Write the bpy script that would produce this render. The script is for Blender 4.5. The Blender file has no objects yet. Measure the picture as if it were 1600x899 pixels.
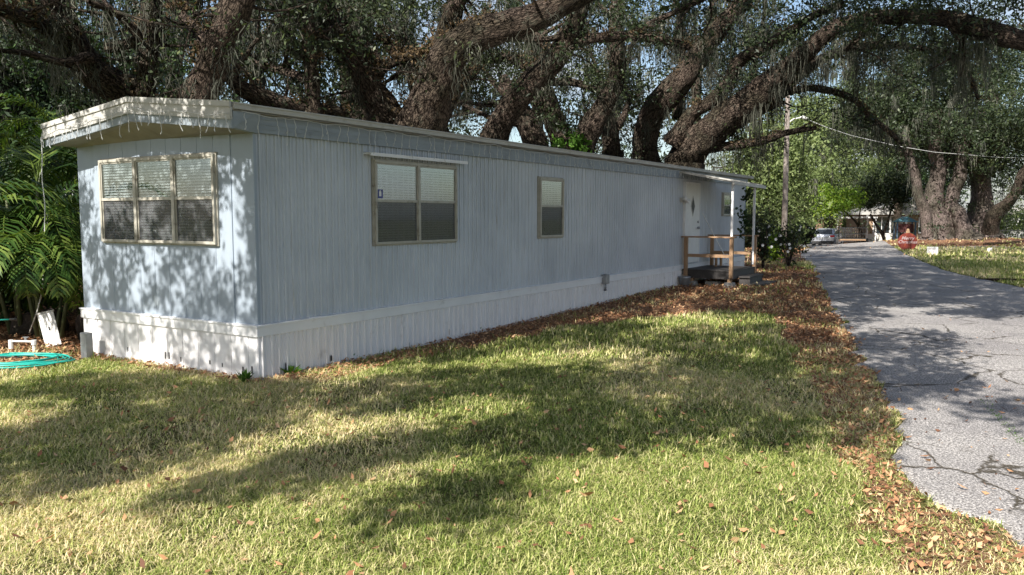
import bpy, math, random
import numpy as np
from mathutils import Vector, Matrix
R = math.radians
rng = np.random.default_rng(7); random.seed(7)
SC = bpy.context.scene
COL = SC.collection
# ------------------------------------------------------------------ camera
CAMH = 1.95; F = 1278.0; HZ = 337.1
PITCH = math.atan((449.5-HZ)/F)
cd = bpy.data.cameras.new('camera'); cam = bpy.data.objects.new('camera', cd); COL.objects.link(cam)
cd.sensor_width = 36; cd.lens = F/1600*36; cd.clip_end = 2000; cd.clip_start = .05
cam.location = (0, 0, CAMH); cam.rotation_euler = (math.pi/2-PITCH, 0, 0)
SC.camera = cam
# ------------------------------------------------------------------ light
SUN_EL = 39.0
sh = Vector((-.515, -.857, 0)).normalized()
SUND = Vector((sh.x*math.cos(R(SUN_EL)), sh.y*math.cos(R(SUN_EL)), math.sin(R(SUN_EL))))
w = bpy.data.worlds.new("World"); SC.world = w; w.use_nodes = True
nt = w.node_tree; nt.nodes.clear()
out = nt.nodes.new('ShaderNodeOutputWorld'); bg = nt.nodes.new('ShaderNodeBackground')
sky = nt.nodes.new('ShaderNodeTexSky'); sky.sky_type = 'NISHITA'; sky.sun_disc = False
sky.sun_elevation = R(SUN_EL); sky.sun_rotation = math.atan2(sh.x, sh.y)
sky.air_density = 1.0; sky.dust_density = 1.5; sky.ozone_density = 1.0
tc = nt.nodes.new('ShaderNodeTexCoord'); mp = nt.nodes.new('ShaderNodeMapping'); mp.inputs['Scale'].default_value = (2, 2, 5)
nz = nt.nodes.new('ShaderNodeTexNoise'); nz.inputs['Scale'].default_value = 1.6; nz.inputs['Detail'].default_value = 6
rp = nt.nodes.new('ShaderNodeValToRGB'); rp.color_ramp.elements[0].position = .48; rp.color_ramp.elements[1].position = .72
mx = nt.nodes.new('ShaderNodeMixRGB'); mx.inputs[2].default_value = (4.2, 4.4, 4.8, 1)
nt.links.new(tc.outputs['Generated'], mp.inputs[0]); nt.links.new(mp.outputs[0], nz.inputs[0]); nt.links.new(nz.outputs[0], rp.inputs[0])
nt.links.new(rp.outputs[0], mx.inputs[0]); nt.links.new(sky.outputs[0], mx.inputs[1]); nt.links.new(mx.outputs[0], bg.inputs[0])
bg.inputs[1].default_value = .09; nt.links.new(bg.outputs[0], out.inputs[0])
sl = bpy.data.lights.new('sun', 'SUN'); sl.energy = 5.0; sl.angle = R(.5); sl.color = (1, .95, .88)
so = bpy.data.objects.new('sun', sl); COL.objects.link(so); so.rotation_euler = SUND.to_track_quat('Z', 'Y').to_euler()
SC.view_settings.view_transform = 'Standard'; SC.view_settings.look = 'None'
SC.view_settings.exposure = .95; SC.view_settings.gamma = 1
SC.render.engine = 'CYCLES'
try:
    SC.cycles.max_bounces = 6; SC.cycles.diffuse_bounces = 3; SC.cycles.transparent_max_bounces = 12; SC.cycles.caustics_reflective = False
except Exception: pass

# ------------------------------------------------------------------ projection helpers (pixel of the photo + distance -> place in the world)
def ray(px, py):
    u = (px-800)/F; v = (449.5-py)/F
    return np.array([u, math.cos(PITCH)+v*math.sin(PITCH), -math.sin(PITCH)+v*math.cos(PITCH)])
def at(px, py, D):
    r = ray(px, py); return np.array([0, 0, CAMH])+D/r[1]*r
def gp(px, py, z=0):
    r = ray(px, py); t = (z-CAMH)/r[2]; return r[0]*t, r[1]*t
def topix(x, y, z=0):
    zz = z-CAMH; d = y*math.cos(PITCH)-zz*math.sin(PITCH); v = y*math.sin(PITCH)+zz*math.cos(PITCH)
    d = np.where(np.abs(d) < .1, .1, d)
    return 800+F*x/d, 449.5-F*v/d, d
# ------------------------------------------------------------------ noise
def vn(x, y, seed=0):
    x = np.asarray(x, float); y = np.asarray(y, float)
    xi = np.floor(x); yi = np.floor(y); fx = x-xi; fy = y-yi
    fx = fx*fx*(3-2*fx); fy = fy*fy*(3-2*fy)
    def h(a, b):
        s = np.sin(a*127.1+b*311.7+seed*74.7)*43758.5453; return s-np.floor(s)
    return (h(xi, yi)*(1-fx)+h(xi+1, yi)*fx)*(1-fy)+(h(xi, yi+1)*(1-fx)+h(xi+1, yi+1)*fx)*fy
def fbm(x, y, seed=0, o=4):
    s = 0; a = .5
    for i in range(o): s = s+a*vn(x*2**i, y*2**i, seed+i*13); a *= .5
    return s/(1-.5**o)
def sst(a, b, x):
    t = np.clip((x-a)/(b-a), 0, 1); return t*t*(3-2*t)
def inpoly(x, y, poly):
    x = np.asarray(x); y = np.asarray(y); r = np.zeros(x.shape, bool); n = len(poly)
    for i in range(n):
        x1, y1 = poly[i]; x2, y2 = poly[(i+1) % n]
        if y1 == y2: continue
        c = ((y1 > y) != (y2 > y)) & (x < (x2-x1)*(y-y1)/(y2-y1)+x1)
        r ^= c
    return r
# ------------------------------------------------------------------ mobile home frame
TH = .56; HC = np.array([-3.01, 9.593, 0.0]); HD = np.array([math.sin(TH), math.cos(TH), 0]); HE = np.array([-math.cos(TH), math.sin(TH), 0])
HW = 3.59; HL = 19.67
def loc_ab(x, y):
    return (x-HC[0])*HD[0]+(y-HC[1])*HD[1], (x-HC[0])*HE[0]+(y-HC[1])*HE[1]
def home_w(a, b, z=0): return HC+HD*a+HE*b+np.array([0, 0, z])
# ------------------------------------------------------------------ terrain
def hgt(x, y):
    x = np.asarray(x, float); y = np.asarray(y, float)
    a, b = loc_ab(x, y)
    h = .13*sst(3, 14, a)*(1-sst(22, 34, a))*np.exp(-np.clip(-b, 0, 50)**2/30)
    h = h-.6*sst(45, 72, y)
    h = h+.68*np.exp(-((x-31)**2/60+(y-56)**2/26))
    h = h+.025*(fbm(x*.5, y*.5, 3)-.5)
    return h
# ------------------------------------------------------------------ mesh helpers
def setp(o, label=None, cat=None, group=None, kind=None):
    if label: o['label'] = label
    if cat: o['category'] = cat
    if group: o['group'] = group
    if kind: o['kind'] = kind
    return o
def link(me, name, mat, parent=None, smooth=False):
    o = bpy.data.objects.new(name, me); COL.objects.link(o)
    if mat is not None: me.materials.append(mat)
    if parent is not None: o.parent = parent
    if smooth: me.polygons.foreach_set('use_smooth', np.ones(len(me.polygons), bool))
    return o
def mesh_np(name, V, quads=None, tris=None, mat=None, parent=None, attrs=None, uv=None, smooth=False):
    me = bpy.data.meshes.new(name)
    V = np.asarray(V, np.float32); nq = 0 if quads is None else len(quads); ntr = 0 if tris is None else len(tris)
    L = []; 
    if nq: L.append(np.asarray(quads, np.int32).ravel())
    if ntr: L.append(np.asarray(tris, np.int32).ravel())
    L = np.concatenate(L)
    me.vertices.add(len(V)); me.vertices.foreach_set('co', V.ravel())
    me.loops.add(len(L)); me.loops.foreach_set('vertex_index', L)
    st = np.concatenate([np.arange(nq)*4, nq*4+np.arange(ntr)*3]).astype(np.int32)
    me.polygons.add(nq+ntr); me.polygons.foreach_set('loop_start', st)
    me.update(calc_edges=True)
    if attrs:
        for k, v in attrs.items():
            at_ = me.attributes.new(k, 'FLOAT', 'POINT'); at_.data.foreach_set('value', np.asarray(v, np.float32))
    if uv is not None:
        ul = me.uv_layers.new(name='UVMap'); ul.data.foreach_set('uv', np.asarray(uv, np.float32)[L].ravel())
    return link(me, name, mat, parent, smooth)
def empty(name, loc=(0, 0, 0), rz=0):
    o = bpy.data.objects.new(name, None); COL.objects.link(o); o.location = loc; o.rotation_euler = (0, 0, rz); o.empty_display_size = .2
    return o
def thing(name, loc, rz, label, cat, group=None):
    return setp(empty(name, loc, rz), label, cat, group)
class MB:
    def __init__(s): s.v = []; s.f = []
    def add(s, V, Fc):
        n = len(s.v); s.v += [tuple(p) for p in V]; s.f += [tuple(i+n for i in q) for q in Fc]; return s
    def hexa(s, P):   # 8 points: bottom 4 ccw, top 4 ccw
        return s.add(P, [(3, 2, 1, 0), (4, 5, 6, 7), (0, 1, 5, 4), (1, 2, 6, 5), (2, 3, 7, 6), (3, 0, 4, 7)])
    def box(s, x0, x1, y0, y1, z0, z1, M=None):
        if x0 > x1: x0, x1 = x1, x0
        if y0 > y1: y0, y1 = y1, y0
        P = [(x0, y0, z0), (x1, y0, z0), (x1, y1, z0), (x0, y1, z0), (x0, y0, z1), (x1, y0, z1), (x1, y1, z1), (x0, y1, z1)]
        if M is not None: P = [tuple(M @ Vector(p)) for p in P]
        return s.hexa(P)
    def bar(s, a, b, w, t=None):    # square bar between two points
        t = t or w; a = Vector(a); b = Vector(b); d = (b-a).normalized()
        up = Vector((0, 0, 1)) if abs(d.z) < .95 else Vector((0, 1, 0))
        x = d.cross(up).normalized(); y = x.cross(d)
        P = [a-x*w/2-y*t/2, a+x*w/2-y*t/2, a+x*w/2+y*t/2, a-x*w/2+y*t/2]; P += [p+(b-a) for p in P]
        return s.hexa([tuple(p) for p in P])
    def tube(s, pts, r, seg=8, cap=True):
        pts = [Vector(p) for p in pts]; n = len(pts); rs = r if hasattr(r, '__len__') else [r]*n
        base = len(s.v); ref = None
        for i, p in enumerate(pts):
            d = (pts[min(i+1, n-1)]-pts[max(i-1, 0)]).normalized()
            if ref is None: ref = Vector((0, 0, 1)) if abs(d.z) < .9 else Vector((1, 0, 0))
            x = (ref-d*ref.dot(d)).normalized(); ref = x; y = d.cross(x)
            for k in range(seg):
                a = 2*math.pi*k/seg; s.v.append(tuple(p+x*math.cos(a)*rs[i]+y*math.sin(a)*rs[i]))
        for i in range(n-1):
            for k in range(seg):
                a = base+i*seg+k; b = base+i*seg+(k+1) % seg; s.f.append((a, b, b+seg, a+seg))
        if cap:
            s.f.append(tuple(base+k for k in range(seg))[::-1]); s.f.append(tuple(base+(n-1)*seg+k for k in range(seg)))
        return s
    def cyl(s, a, b, r, seg=16, r2=None): return s.tube([a, b], [r, r if r2 is None else r2], seg)
    def prism(s, poly, y0, y1, M=None):   # poly of (x,z) extruded along y
        n = len(poly); P = [(x, y0, z) for x, z in poly]+[(x, y1, z) for x, z in poly]
        if M is not None: P = [tuple(M @ Vector(p)) for p in P]
        return s.add(P, [tuple(range(n)), tuple(range(2*n-1, n-1, -1))]+[(i, i+n, (i+1) % n+n, (i+1) % n) for i in range(n)])
    def build(s, name, mat, parent=None, smooth=False, bevel=0):
        me = bpy.data.meshes.new(name); me.from_pydata(s.v, [], s.f); me.update()
        o = link(me, name, mat, parent, smooth)
        if bevel:
            m = o.modifiers.new('bevel', 'BEVEL'); m.width = bevel; m.segments = 2; m.limit_method = 'ANGLE'
        return o
# ------------------------------------------------------------------ materials
def nodes(name):
    m = bpy.data.materials.new(name); m.use_nodes = True; t = m.node_tree; b = t.nodes['Principled BSDF']; return m, t, b
def ramp(t, stops):
    r = t.nodes.new('ShaderNodeValToRGB'); e = r.color_ramp.elements
    while len(e) < len(stops): e.new(.5)
    for i, (p, c) in enumerate(stops): e[i].position = p; e[i].color = (*c, 1)
    return r
def noise(t, vec, scale, detail=5, rough=.55, stretch=None):
    n = t.nodes.new('ShaderNodeTexNoise'); n.inputs['Scale'].default_value = scale; n.inputs['Detail'].default_value = detail; n.inputs['Roughness'].default_value = rough
    if stretch:
        m = t.nodes.new('ShaderNodeMapping'); m.inputs['Scale'].default_value = stretch; t.links.new(vec, m.inputs[0]); vec = m.outputs[0]
    t.links.new(vec, n.inputs['Vector']); return n
def mixc(t, fac, a, b, typ='MIX'):
    m = t.nodes.new('ShaderNodeMixRGB'); m.blend_type = typ
    for i, v in ((0, fac), (1, a), (2, b)):
        if hasattr(v, 'links') or isinstance(v, bpy.types.NodeSocket): t.links.new(v, m.inputs[i])
        elif isinstance(v, (int, float)): m.inputs[i].default_value = v
        else: m.inputs[i].default_value = (*v, 1)
    return m.outputs[0]
def pm(name, c, c2=None, rough=.7, scale=6, bump=.1, stretch=None, metal=0, dirt=None, dscale=3, dlo=.55, dhi=.75, bscale=None, dstretch=None):
    m, t, b = nodes(name); co = t.nodes.new('ShaderNodeTexCoord').outputs['Object']
    c2 = c2 or tuple(v*.8 for v in c)
    n = noise(t, co, scale, 6, .6, stretch); rp_ = ramp(t, [(.3, c), (.7, c2)]); t.links.new(n.outputs[0], rp_.inputs[0]); colr = rp_.outputs[0]
    if dirt:
        d = noise(t, co, dscale, 8, .65, dstretch); dr = ramp(t, [(dlo, (0, 0, 0)), (dhi, (1, 1, 1))]); t.links.new(d.outputs[0], dr.inputs[0])
        colr = mixc(t, dr.outputs[0], colr, dirt)
    t.links.new(colr, b.inputs['Base Color']); b.inputs['Roughness'].default_value = rough; b.inputs['Metallic'].default_value = metal
    if bump:
        bn = noise(t, co, bscale or scale*4, 5); bp = t.nodes.new('ShaderNodeBump'); bp.inputs['Strength'].default_value = bump; bp.inputs['Distance'].default_value = .01
        t.links.new(bn.outputs[0], bp.inputs['Height']); t.links.new(bp.outputs[0], b.inputs['Normal'])
    return m
def leafmat(name, stops, trans=.35, rough=.5, attr='var', ttint=(1.1, 1.15, .5)):
    m, t, b = nodes(name); a = t.nodes.new('ShaderNodeAttribute'); a.attribute_name = attr
    r = ramp(t, stops); t.links.new(a.outputs['Fac'], r.inputs[0]); t.links.new(r.outputs[0], b.inputs['Base Color']); b.inputs['Roughness'].default_value = rough
    b.inputs['Specular IOR Level'].default_value = .35
    if trans:
        tr = t.nodes.new('ShaderNodeBsdfTranslucent'); tcx = mixc(t, 1.0, r.outputs[0], ttint, 'MULTIPLY'); t.links.new(tcx, tr.inputs[0])
        ms = t.nodes.new('ShaderNodeMixShader'); ms.inputs[0].default_value = trans
        t.links.new(b.outputs[0], ms.inputs[1]); t.links.new(tr.outputs[0], ms.inputs[2]); t.links.new(ms.outputs[0], t.nodes['Material Output'].inputs[0])
    return m
def glassmat(name, tint=(.9, .95, .95), refl=.1):
    m = bpy.data.materials.new(name); m.use_nodes = True; t = m.node_tree; t.nodes.clear()
    o = t.nodes.new('ShaderNodeOutputMaterial'); tr = t.nodes.new('ShaderNodeBsdfTransparent'); tr.inputs[0].default_value = (*tint, 1)
    g = t.nodes.new('ShaderNodeBsdfGlossy'); g.inputs['Roughness'].default_value = .03
    lw = t.nodes.new('ShaderNodeLayerWeight'); lw.inputs[0].default_value = .25
    ma = t.nodes.new('ShaderNodeMath'); ma.operation = 'MULTIPLY_ADD'; ma.inputs[1].default_value = .7; ma.inputs[2].default_value = refl; t.links.new(lw.outputs['Fresnel'], ma.inputs[0]); ma.use_clamp = True
    ms = t.nodes.new('ShaderNodeMixShader'); t.links.new(ma.outputs[0], ms.inputs[0]); t.links.new(tr.outputs[0], ms.inputs[1]); t.links.new(g.outputs[0], ms.inputs[2]); t.links.new(ms.outputs[0], o.inputs[0])
    return m
M = {}
def siding(name, c, c2, dirt, dlo, dhi):
    m = pm(name, c, c2, rough=.5, scale=2.2, bump=.06, stretch=(6, 6, .5), dirt=dirt, dscale=2.0, dlo=dlo, dhi=dhi, dstretch=(7, 7, .8))
    t = m.node_tree; b = t.nodes['Principled BSDF']; co = t.nodes.new('ShaderNodeTexCoord').outputs['Object']; l = b.inputs['Base Color'].links[0].from_socket
    n = noise(t, co, 3.0, 6, .7, (5, 5, .35)); r = ramp(t, [(.60, (0, 0, 0)), (.78, (.7, .7, .7))]); t.links.new(n.outputs[0], r.inputs[0]); c_ = mixc(t, r.outputs[0], l, (.24, .20, .165))
    n = noise(t, co, .55, 5, .6); r = ramp(t, [(.35, (.86, .87, .88)), (.65, (1.08, 1.07, 1.06))]); t.links.new(n.outputs[0], r.inputs[0]); c_ = mixc(t, 1.0, c_, r.outputs[0], 'MULTIPLY'); t.links.new(c_, b.inputs['Base Color'])
    return m
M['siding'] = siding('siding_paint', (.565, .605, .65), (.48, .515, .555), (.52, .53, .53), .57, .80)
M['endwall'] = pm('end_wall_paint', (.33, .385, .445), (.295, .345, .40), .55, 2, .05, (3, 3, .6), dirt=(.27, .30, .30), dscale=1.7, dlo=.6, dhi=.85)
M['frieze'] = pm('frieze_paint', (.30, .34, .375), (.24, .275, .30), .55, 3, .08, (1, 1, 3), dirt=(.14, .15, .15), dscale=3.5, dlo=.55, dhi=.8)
M['skirt'] = pm('skirt_paint', (.82, .81, .81), (.74, .73, .73), .6, 3, .06, (4, 4, .8), dirt=(.34, .31, .28), dscale=3.2, dlo=.58, dhi=.88)
M['belt'] = pm('belt_paint', (.80, .80, .80), (.72, .72, .72), .5, 2, .05, dirt=(.42, .40, .36), dscale=4, dlo=.6, dhi=.85)
M['cream'] = pm('weathered_cream', (.50, .49, .455), (.40, .39, .36), .6, 3, .08, dirt=(.22, .20, .16), dscale=5, dlo=.56, dhi=.8)
M['frame'] = pm('window_frame_cream', (.45, .43, .37), (.34, .32, .26), .6, 9, .1, dirt=(.13, .10, .07), dscale=9, dlo=.58, dhi=.75)
M['roof'] = pm('roof_coating', (.40, .39, .36), (.30, .29, .27), .8, 2, .1, dirt=(.12, .09, .06), dscale=2)
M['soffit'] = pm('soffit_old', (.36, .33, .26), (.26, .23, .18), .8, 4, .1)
M['blind'] = pm('blind_white', (.80, .75, .76), (.73, .69, .70), .6, 2, 0)
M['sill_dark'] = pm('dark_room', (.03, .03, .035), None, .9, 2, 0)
M['glass'] = glassmat('glass', refl=.06)
def screenmat():
    m = bpy.data.materials.new('insect_screen'); m.use_nodes = True; t = m.node_tree; t.nodes.clear()
    o = t.nodes.new('ShaderNodeOutputMaterial'); tr = t.nodes.new('ShaderNodeBsdfTransparent'); d = t.nodes.new('ShaderNodeBsdfDiffuse'); d.inputs[0].default_value = (.13, .13, .135, 1)
    ms = t.nodes.new('ShaderNodeMixShader'); ms.inputs[0].default_value = .32
    t.links.new(tr.outputs[0], ms.inputs[1]); t.links.new(d.outputs[0], ms.inputs[2]); t.links.new(ms.outputs[0], o.inputs[0]); return m
M['screen'] = screenmat()
M['white'] = pm('white_paint', (.75, .75, .73), (.66, .66, .64), .5, 5, .05)
M['wire'] = pm('string_light_plastic', (.66, .67, .66), None, .4, 5, 0)
M['wood'] = pm('raw_lumber', (.36, .23, .13), (.25, .15, .085), .75, 5, .2, (1, 1, .2))
M['deck'] = pm('black_stained_wood', (.045, .04, .038), (.025, .023, .022), .6, 6, .15, dirt=(.10, .08, .065), dscale=4)
M['conc'] = pm('concrete_block', (.34, .33, .31), (.26, .25, .23), .9, 9, .4)
M['metal'] = pm('grey_metal', (.35, .36, .37), (.25, .26, .27), .45, 8, .1, metal=.6)
M['dark'] = pm('black_plastic', (.02, .02, .02), None, .5, 5, 0)
M['hose'] = pm('hose_teal', (.03, .42, .34), (.02, .34, .28), .35, 5, 0)
M['blue'] = pm('blue_tarp', (.05, .22, .55), (.04, .16, .42), .5, 5, .1)
def barkmat(name, stops, dist=.05):
    m, t, b = nodes(name); tcn = t.nodes.new('ShaderNodeTexCoord'); uv = tcn.outputs['UV']
    n1 = noise(t, uv, 22, 8, .7, (1, .28, 1)); v = t.nodes.new('ShaderNodeTexVoronoi'); v.feature = 'DISTANCE_TO_EDGE'; v.inputs['Scale'].default_value = 19
    wv = noise(t, uv, 8, 3); ad = t.nodes.new('ShaderNodeMixRGB'); ad.inputs[0].default_value = .12
    mpn = t.nodes.new('ShaderNodeMapping'); mpn.inputs['Scale'].default_value = (1.5, .22, 1); t.links.new(uv, ad.inputs[1]); t.links.new(wv.outputs['Color'], ad.inputs[2]); t.links.new(ad.outputs[0], mpn.inputs[0]); t.links.new(mpn.outputs[0], v.inputs['Vector'])
    ma = t.nodes.new('ShaderNodeMath'); ma.operation = 'MULTIPLY'; vr = ramp(t, [(.0, (.25, .25, .25)), (.16, (1, 1, 1))]); t.links.new(v.outputs['Distance'], vr.inputs[0])
    t.links.new(n1.outputs[0], ma.inputs[0]); t.links.new(vr.outputs[0], ma.inputs[1])
    r = ramp(t, stops); t.links.new(ma.outputs[0], r.inputs[0])
    big = noise(t, tcn.outputs['Object'], .9, 4); br = ramp(t, [(.42, (0, 0, 0)), (.62, (1, 1, 1))]); t.links.new(big.outputs[0], br.inputs[0])
    lich = mixc(t, br.outputs[0], r.outputs[0], (.5, .55, .48), 'MULTIPLY'); l2 = noise(t, tcn.outputs['Object'], 3.1, 6, .7); lr = ramp(t, [(.56, (0, 0, 0)), (.68, (.55, .55, .55))]); t.links.new(l2.outputs[0], lr.inputs[0]); lich = mixc(t, lr.outputs[0], lich, (.13, .135, .10))
    t.links.new(lich, b.inputs['Base Color']); b.inputs['Roughness'].default_value = .95; b.inputs['Specular IOR Level'].default_value = .15
    bp = t.nodes.new('ShaderNodeBump'); bp.inputs['Strength'].default_value = 1; bp.inputs['Distance'].default_value = dist
    t.links.new(ma.outputs[0], bp.inputs['Height']); t.links.new(bp.outputs[0], b.inputs['Normal']); return m
M['bark'] = barkmat('oak_bark', [(.05, (.008, .006, .005)), (.33, (.055, .040, .031)), (.62, (.19, .145, .115))], .09)
M['bark_pale'] = barkmat('pale_bark', [(.05, (.03, .022, .02)), (.35, (.10, .078, .07)), (.62, (.29, .235, .21))], .03)
M['oakleaf'] = leafmat('oak_leaves', [(0, (.016, .026, .010)), (.5, (.026, .041, .017)), (.85, (.062, .084, .031)), (1, (.13, .15, .065))], .22)
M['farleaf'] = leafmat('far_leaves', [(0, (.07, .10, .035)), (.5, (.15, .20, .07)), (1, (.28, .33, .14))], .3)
M['limeleaf'] = leafmat('lime_leaves', [(0, (.06, .13, .015)), (.5, (.17, .28, .03)), (1, (.38, .46, .06))], .4)
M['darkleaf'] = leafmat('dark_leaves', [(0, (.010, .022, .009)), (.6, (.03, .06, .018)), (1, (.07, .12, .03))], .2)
M['brightleaf'] = leafmat('bright_leaves', [(0, (.05, .12, .02)), (1, (.16, .32, .05))], .4)
M['palm'] = leafmat('palm_leaf', [(0, (.03, .07, .015)), (.6, (.065, .125, .025)), (1, (.20, .27, .06))], .3, .32)
M['moss'] = leafmat('spanish_moss', [(0, (.04, .044, .034)), (.6, (.10, .105, .082)), (1, (.26, .255, .20))], .3, .9, ttint=(1, 1, .8))
M['fern'] = leafmat('dry_fern', [(0, (.05, .032, .018)), (.6, (.12, .08, .042)), (1, (.22, .16, .085))], .2, .9)
M['grass'] = leafmat('grass_blades', [(0, (.06, .11, .018)), (.25, (.21, .285, .05)), (.5, (.46, .485, .16)), (.72, (.70, .62, .34)), (1, (.86, .69, .44))], .3, .55, ttint=(1.1, 1.1, .6))
M['litter'] = leafmat('dead_leaves', [(0, (.12, .055, .03)), (.35, (.30, .14, .07)), (.7, (.52, .28, .14)), (1, (.62, .42, .24))], .12, .75, ttint=(1, .8, .5))
M['flower'] = pm('white_petals', (.85, .85, .82), None, .6, 5, 0)
# ------------------------------------------------------------------ ground
def pxpoly(L): return [gp(*p) for p in L]
LITTER = pxpoly([(395, 600), (520, 592), (640, 566), (760, 540), (880, 516), (1000, 500), (1130, 492), (1210, 500), (1235, 540), (1262, 600), (1300, 680), (1345, 760), (1400, 850), (1440, 899), (1560, 899), (1600, 880), (1560, 840), (1450, 790), (1400, 715), (1420, 680), (1375, 610), (1345, 560), (1325, 520), (1298, 470), (1280, 430), (1240, 422), (1150, 424), (1050, 446), (820, 494), (650, 537), (414, 590)])
def litmask(x, y):
    nx = x+.55*(fbm(x*1.3, y*1.3, 5)-.5)*2*.5; ny = y+.9*(fbm(x*1.1, y*1.1, 9)-.5)
    m = inpoly(nx, ny, LITTER).astype(float)
    a, b = loc_ab(x, y)
    under = ((a > -.25) & (b > -.18)).astype(float)          # under and behind the home: bare leaf strewn soil
    mound = np.exp(-((x-29.5)**2/30+(y-53)**2/14)) > .35+.3*(fbm(x*.7, y*.7, 2)-.5)
    left = (x < -5.9+.5*(fbm(x, y, 8)-.5)) & (y > 10.6+.5*(fbm(x, y, 4)-.5))
    return np.maximum.reduce([m, under, mound.astype(float), left.astype(float)])
xs = np.unique(np.round(np.concatenate([np.arange(-400, -40, 30), np.arange(-40, -9, 1.5), np.arange(-9, 16, .2), np.arange(16, 50, .8), np.arange(50, 100, 5), np.arange(100, 401, 30)]), 3))
ys = np.unique(np.round(np.concatenate([np.arange(-200, -10, 20), np.arange(-10, 3, 1), np.arange(3, 32, .2), np.arange(32, 90, .8), np.arange(90, 150, 5), np.arange(150, 601, 30)]), 3))
GX, GY = np.meshgrid(xs, ys); GZ = hgt(GX, GY)
nx_, ny_ = len(xs), len(ys); idx = np.arange(nx_*ny_).reshape(ny_, nx_)
Q = np.stack([idx[:-1, :-1], idx[:-1, 1:], idx[1:, 1:], idx[1:, :-1]], -1).reshape(-1, 4)
LM = litmask(GX, GY)
def groundmat():
    m, t, b = nodes('lawn_soil'); co = t.nodes.new('ShaderNodeTexCoord').outputs['Object']
    a = t.nodes.new('ShaderNodeAttribute'); a.attribute_name = 'litter'
    n1 = noise(t, co, 45, 8, .75); n2 = noise(t, co, .9, 5, .6); n3 = noise(t, co, 14, 6, .7)
    g = ramp(t, [(.3, (.03, .042, .015)), (.5, (.10, .105, .04)), (.7, (.27, .22, .13))]); t.links.new(n1.outputs[0], g.inputs[0])
    gg = ramp(t, [(.35, (.75, .95, .7)), (.65, (1.25, 1.1, .95))]); t.links.new(n2.outputs[0], gg.inputs[0])
    gc = mixc(t, 1.0, g.outputs[0], gg.outputs[0], 'MULTIPLY')
    l = ramp(t, [(.3, (.07, .038, .024)), (.5, (.22, .125, .075)), (.68, (.42, .26, .16)), (.8, (.52, .37, .25))]); t.links.new(n1.outputs[0], l.inputs[0])
    # mask broken up
    md = t.nodes.new('ShaderNodeMath'); md.operation = 'MULTIPLY_ADD'; md.inputs[1].default_value = .9; md.inputs[2].default_value = -.45; t.links.new(n3.outputs[0], md.inputs[0])
    ad = t.nodes.new('ShaderNodeMath'); ad.operation = 'ADD'; t.links.new(md.outputs[0], ad.inputs[0]); t.links.new(a.outputs['Fac'], ad.inputs[1])
    rr = ramp(t, [(.35, (0, 0, 0)), (.65, (1, 1, 1))]); t.links.new(ad.outputs[0], rr.inputs[0])
    c = mixc(t, rr.outputs[0], gc, l.outputs[0]); t.links.new(c, b.inputs['Base Color']); b.inputs['Roughness'].default_value = .95; b.inputs['Specular IOR Level'].default_value = .1
    bp = t.nodes.new('ShaderNodeBump'); bp.inputs['Strength'].default_value = .9; bp.inputs['Distance'].default_value = .03; t.links.new(n1.outputs[0], bp.inputs['Height']); t.links.new(bp.outputs[0], b.inputs['Normal'])
    return m
g = mesh_np('ground', np.stack([GX, GY, GZ], -1).reshape(-1, 3), Q, mat=groundmat(), attrs={'litter': LM.ravel()}, smooth=True); setp(g, kind='structure')
# ------------------------------------------------------------------ road
RL = [(2.6, 1.0), (2.8, 3.2), (2.94, 4.54), (3.08, 5.03), (2.80, 5.4), (3.0, 6.4), (3.5, 7.15), (4.09, 9.03), (4.75, 11.1), (5.57, 13.56), (7.22, 18.7), (10.0, 26.9), (15.2, 43.2), (18.6, 51.0), (20.5, 60), (21, 70), (21, 84)]
RR = [(30, -14), (30, -10), (30, -6), (30, -4), (30, -2), (30, 1), (30, 4), (30, 8), (29, 12), (26, 15.6), (13.7, 21.7), (15.1, 28.4), (20.2, 42.0), (23.6, 50.5), (27, 60), (29, 70), (30, 84)]
def resample(P, k):
    P = np.array(P, float); t = np.arange(len(P)); tt = np.linspace(0, len(P)-1, (len(P)-1)*k+1); return np.stack([np.interp(tt, t, P[:, i]) for i in range(2)], 1)
rl = resample(RL, 24); rr_ = resample(RR, 24)
jit = (fbm(rl[:, 1]*2.2, rl[:, 0]*0+3, 11, 5)-.5)*.45; rl[:, 0] += jit*np.clip(rl[:, 1]*.12, .4, 1)
jr = (fbm(rr_[:, 1]*1.2, rr_[:, 0], 12, 4)-.5)*.8; rr_[:, 1] += jr
NC = 64
tt = np.linspace(0, 1, NC)**1.6
RV = rl[:, None, :]*(1-tt[None, :, None])+rr_[:, None, :]*tt[None, :, None]
rz = hgt(RV[..., 0], RV[..., 1])+.018; rz[:, 0] -= .03; rz[:, -1] -= .03
RVV = np.concatenate([RV, rz[..., None]], -1).reshape(-1, 3); ii = np.arange(len(RVV)).reshape(len(rl), NC)
RQ = np.stack([ii[:-1, :-1], ii[:-1, 1:], ii[1:, 1:], ii[1:, :-1]], -1).reshape(-1, 4)
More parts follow.
